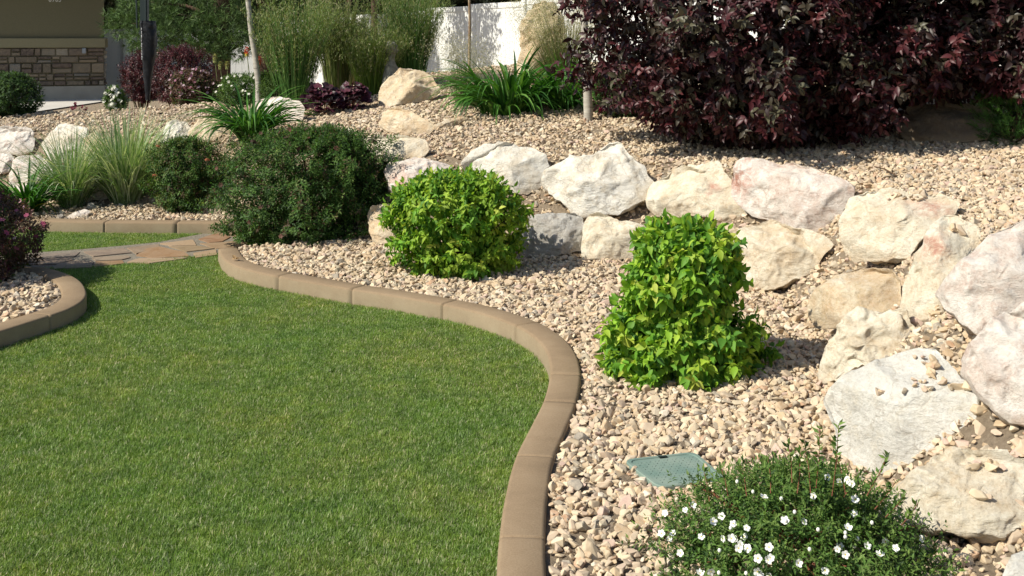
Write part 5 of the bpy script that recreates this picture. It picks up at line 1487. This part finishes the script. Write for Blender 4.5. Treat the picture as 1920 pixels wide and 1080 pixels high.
# ------------------------------------------------------------------ valve box lid
def valve():
    cv = [Vector((x, y, 0)) for x, y in COVER]; cc = sum(cv, Vector()) / 4
    zt = 0.107
    t = empty("valve_box_lid", Vector((cc.x, cc.y, zt - .03)), 'green plastic irrigation valve box lid set in the gravel', 'utility cover')
    M = simple("green_plastic", (.15, .225, .19), .7, 9, (.24, .30, .25), 200, .2, .002)
    # rounded outline
    out = []
    for i in range(4):
        p, a, b = cv[i], cv[i - 1], cv[(i + 1) % 4]; r = .045
        pa = p + (a - p).normalized() * r; pb = p + (b - p).normalized() * r
        for s in np.linspace(0, 1, 7): out.append(pa.lerp(p, s).lerp(p.lerp(pb, s), s))
    bm = bmesh.new(); n = len(out)
    def ring(k, z): return [bm.verts.new((cc.x + (p.x - cc.x) * k, cc.y + (p.y - cc.y) * k, z)) for p in out]
    r0 = ring(1.0, zt - .06); r1 = ring(1.0, zt - .004); r2 = ring(.985, zt); r3 = ring(.90, zt); r4 = ring(.89, zt - .004)
    for a, b in ((r0, r1), (r1, r2), (r2, r3), (r3, r4)):
        for i in range(n): bm.faces.new((a[i], a[(i + 1) % n], b[(i + 1) % n], b[i]))
    bm.faces.new(r4)
    # raised tread studs
    ux = (cv[1] - cv[0]); uy = (cv[3] - cv[0])
    for i in range(1, 17):
        for j in range(1, 13):
            s, q = i / 17, j / 13
            if .06 < s < .94 and .08 < q < .92:
                p = cv[0] + ux * s + uy * q
                box_bm(bm, p.x, p.y, zt - .0045, .010, .004, .004, math.atan2(ux.y, ux.x) + (.8 if (i + j) % 2 else -.8))
    bm_obj("lid", bm, M, t)
    p = cv[0] + ux * .52 + uy * .06
    bm = bmesh.new(); box_bm(bm, p.x, p.y, zt + .0005, .035, .016, .003, math.atan2(ux.y, ux.x), .001)
    bm_obj("finger_slot", bm, simple("slot_dark", (.01, .02, .018), .8), t)
    # bolt
    p = cv[0] + ux * .5 + uy * .9
    bm = bmesh.new(); bmesh.ops.create_cone(bm, cap_ends=True, segments=6, radius1=.009, radius2=.008, depth=.006, matrix=Matrix.Translation((p.x, p.y, zt + .001)))
    bm_obj("bolt", bm, simple("bolt_grey", (.12, .16, .14), .5), t)
valve()

# ------------------------------------------------------------------ black edging, twig, fallen leaf, weeds
def edging():
    pts = [ground_at(*p) for p in [(1150, 264), (1176, 283), (1204, 310)]]
    zs = [(1198, 303), (1205, 311), (1213, 318), (1225, 323), (1237, 326), (1247, 325), (1258, 321), (1270, 315), (1284, 306)]
    V, Q = [], []
    Yr = hit(1230, 335) + .10
    for i, (px, py) in enumerate(zs):
        a = at(px, py, Yr + .02 * math.sin(i)); 
        for (dz, dy) in ((0, 0), (0, .012), (-.025, .012), (-.025, 0)): V.append((a.x, a.y + dy, a.z + dz))
    for i in range(len(zs) - 1):
        for k in range(4): Q.append((i * 4 + k, i * 4 + (k + 1) % 4, (i + 1) * 4 + (k + 1) % 4, (i + 1) * 4 + k))
    o = link("garden_edging", np_mesh("garden_edging", np.array(V), np.array(Q)), simple("edging_black", (.02, .022, .02), .6)); 
    tag(o, 'curved strip of black plastic edging in the gap right of the diamond shaped boulder', 'edging')
edging()
g = ground_at(1660, 330)
o = tubes([[(ground_at(1640, 320) + Vector((0, 0, .03)), .004), (ground_at(1658, 326) + Vector((0, 0, .035)), .006), (ground_at(1682, 338) + Vector((0, 0, .03)), .005)]], "twig", M_TWIG, None, 6)
tag(o, 'thin dark twig lying on the gravel above the boulder row', 'twig')
def dry_leaf():
    x, y = flat(440, 487, KT + .01)
    V, Tt, C = place(np.array([(x - .02, y, KT + .012), (x, y, KT + .014), (x + .01, y + .01, KT + .012)]), np.array([(1., .2, .3), (-.3, .5, .5), (.6, -.5, .4)]), np.array([(0, -.3, 1.), (.2, 0, 1.), (0, .2, 1.)]), .05, .03, LEAF_B, np.array([(.45, .3, .15)] * 3))
    o = link("dry_leaf", np_mesh("dry_leaf", V, Tt, C), M_PETAL); tag(o, 'curled dry tan leaf lying on the kerb', 'leaf')
dry_leaf()
for (px, py, h, lab) in [(1452, 528, .07, 'small green weed at the foot of the cream boulder beside the pointed lime shrub'), (1572, 692, .035, 'tiny weed beside the craggy cream boulder'), (1450, 508, .05, 'tiny seedling just above the small weed'), (1770, 1062, .05, 'small sprig in the gravel right of the flowering shrub'), (240, 385, .05, 'low weeds at the foot of the larger striped grass')]:
    g = ground_at(px, py)
    clump("weed", g, lab, 'weed', [(.08, .2, .03, 1)], 12, (h * .6, h * 1.2), .012, (.1, .8), (.1, .8), .012, 3, 0)

# ------------------------------------------------------------------ grass
def tuft_meshes(n, L, W, nb, palette):
    out = []
    for k in range(n):
        b = np.c_[RNG.normal(0, .011, nb), RNG.normal(0, .011, nb), np.full(nb, -.004)]
        V, Tt, C, _ = blades(b, RNG.uniform(0, 6.28, nb), RNG.uniform(0, .8, nb), RNG.uniform(-.2, 1.3, nb), RNG.uniform(L * .55, L * 1.15, nb), W * RNG.uniform(.7, 1.2, nb), 3, pal(palette, nb, .18), 0)
        out.append(np_mesh("tuft", V, Tt, C))
    return out
def m_lawn():
    m, nt, b = new_mat("lawn_blade")
    a = nt.nodes.new("ShaderNodeAttribute"); a.attribute_name = "Col"
    p = pos(nt)
    n1 = noise_tex(nt, 1.1, 4, 0.6, p); n2 = noise_tex(nt, 7, 4, 0.6, p)
    c = mix(nt, 1.0, a.outputs["Color"], ramp(nt, [(0.35, (0.88, 0.97, 0.92)), (0.5, (1, 1, 1)), (0.64, (1.16, 1.05, 1.05))], n1), 'MULTIPLY')
    c = mix(nt, 1.0, c, ramp(nt, [(0.35, (0.80, 0.84, 0.84)), (0.5, (1, 1, 1)), (0.65, (1.22, 1.14, 1.05))], n2), 'MULTIPLY')
    nt.links.new(c, b.inputs["Base Color"]); b.inputs["Roughness"].default_value = 0.5; b.inputs["Specular IOR Level"].default_value = 0.3
    t = nt.nodes.new("ShaderNodeBsdfTranslucent"); nt.links.new(mix(nt, 1.0, c, (1.2, 1.25, .6), 'MULTIPLY'), t.inputs[0])
    ms = nt.nodes.new("ShaderNodeMixShader"); ms.inputs[0].default_value = .3
    nt.links.new(b.outputs[0], ms.inputs[1]); nt.links.new(t.outputs[0], ms.inputs[2]); nt.links.new(ms.outputs[0], nt.nodes["Material Output"].inputs[0])
    return m
M_LAWN = m_lawn()
LG = [(.175, .280, .046, 4), (.235, .345, .072, 3), (.115, .195, .032, 2.4), (.36, .44, .20, 1.3), (.52, .50, .30, .7)]
def lawn_pts(poly, x0, x1, y0, y1, dens, isl=True):
    n = int((x1 - x0) * (y1 - y0) * dens); X = RNG.uniform(x0, x1, n); Y = RNG.uniform(y0, y1, n)
    px = CX + X / Y * F
    k = inside(X, Y, poly) & (px > -320)
    if isl: k &= ~inside(X, Y, ISL)
    k &= np.minimum(np.minimum(seg_dist(X, Y, K_MAIN[::5])[0], seg_dist(X, Y, K_FAR[::5])[0]), seg_dist(X, Y, K_ISL[::4])[0]) > .004
    # keep off the side of the main kerb body
    return np.c_[X[k], Y[k], np.zeros(k.sum())]
LP = np.vstack([lawn_pts(LAWN_MAIN, -2.6, .5, 3.0, 5.6, 7600), lawn_pts(LAWN_MAIN, -3.6, .5, 5.6, 9.3, 5600), lawn_pts(LAWN_UP, -5.5, -2.4, 8.4, 10.6, 5200)])
n = len(LP)
s = RNG.uniform(.75, 1.25, n)
scatter("grass", LP, np.c_[RNG.normal(0, .12, n), RNG.normal(0, .12, n), RNG.uniform(0, 6.28, n)], np.c_[s, s, s * RNG.uniform(.8, 1.15, n)], tuft_meshes(12, .025, .0022, 17, LG), M_LAWN,
        "short dense mown grass of the lawn")
print("pebbles", len(GP), "tufts", n)
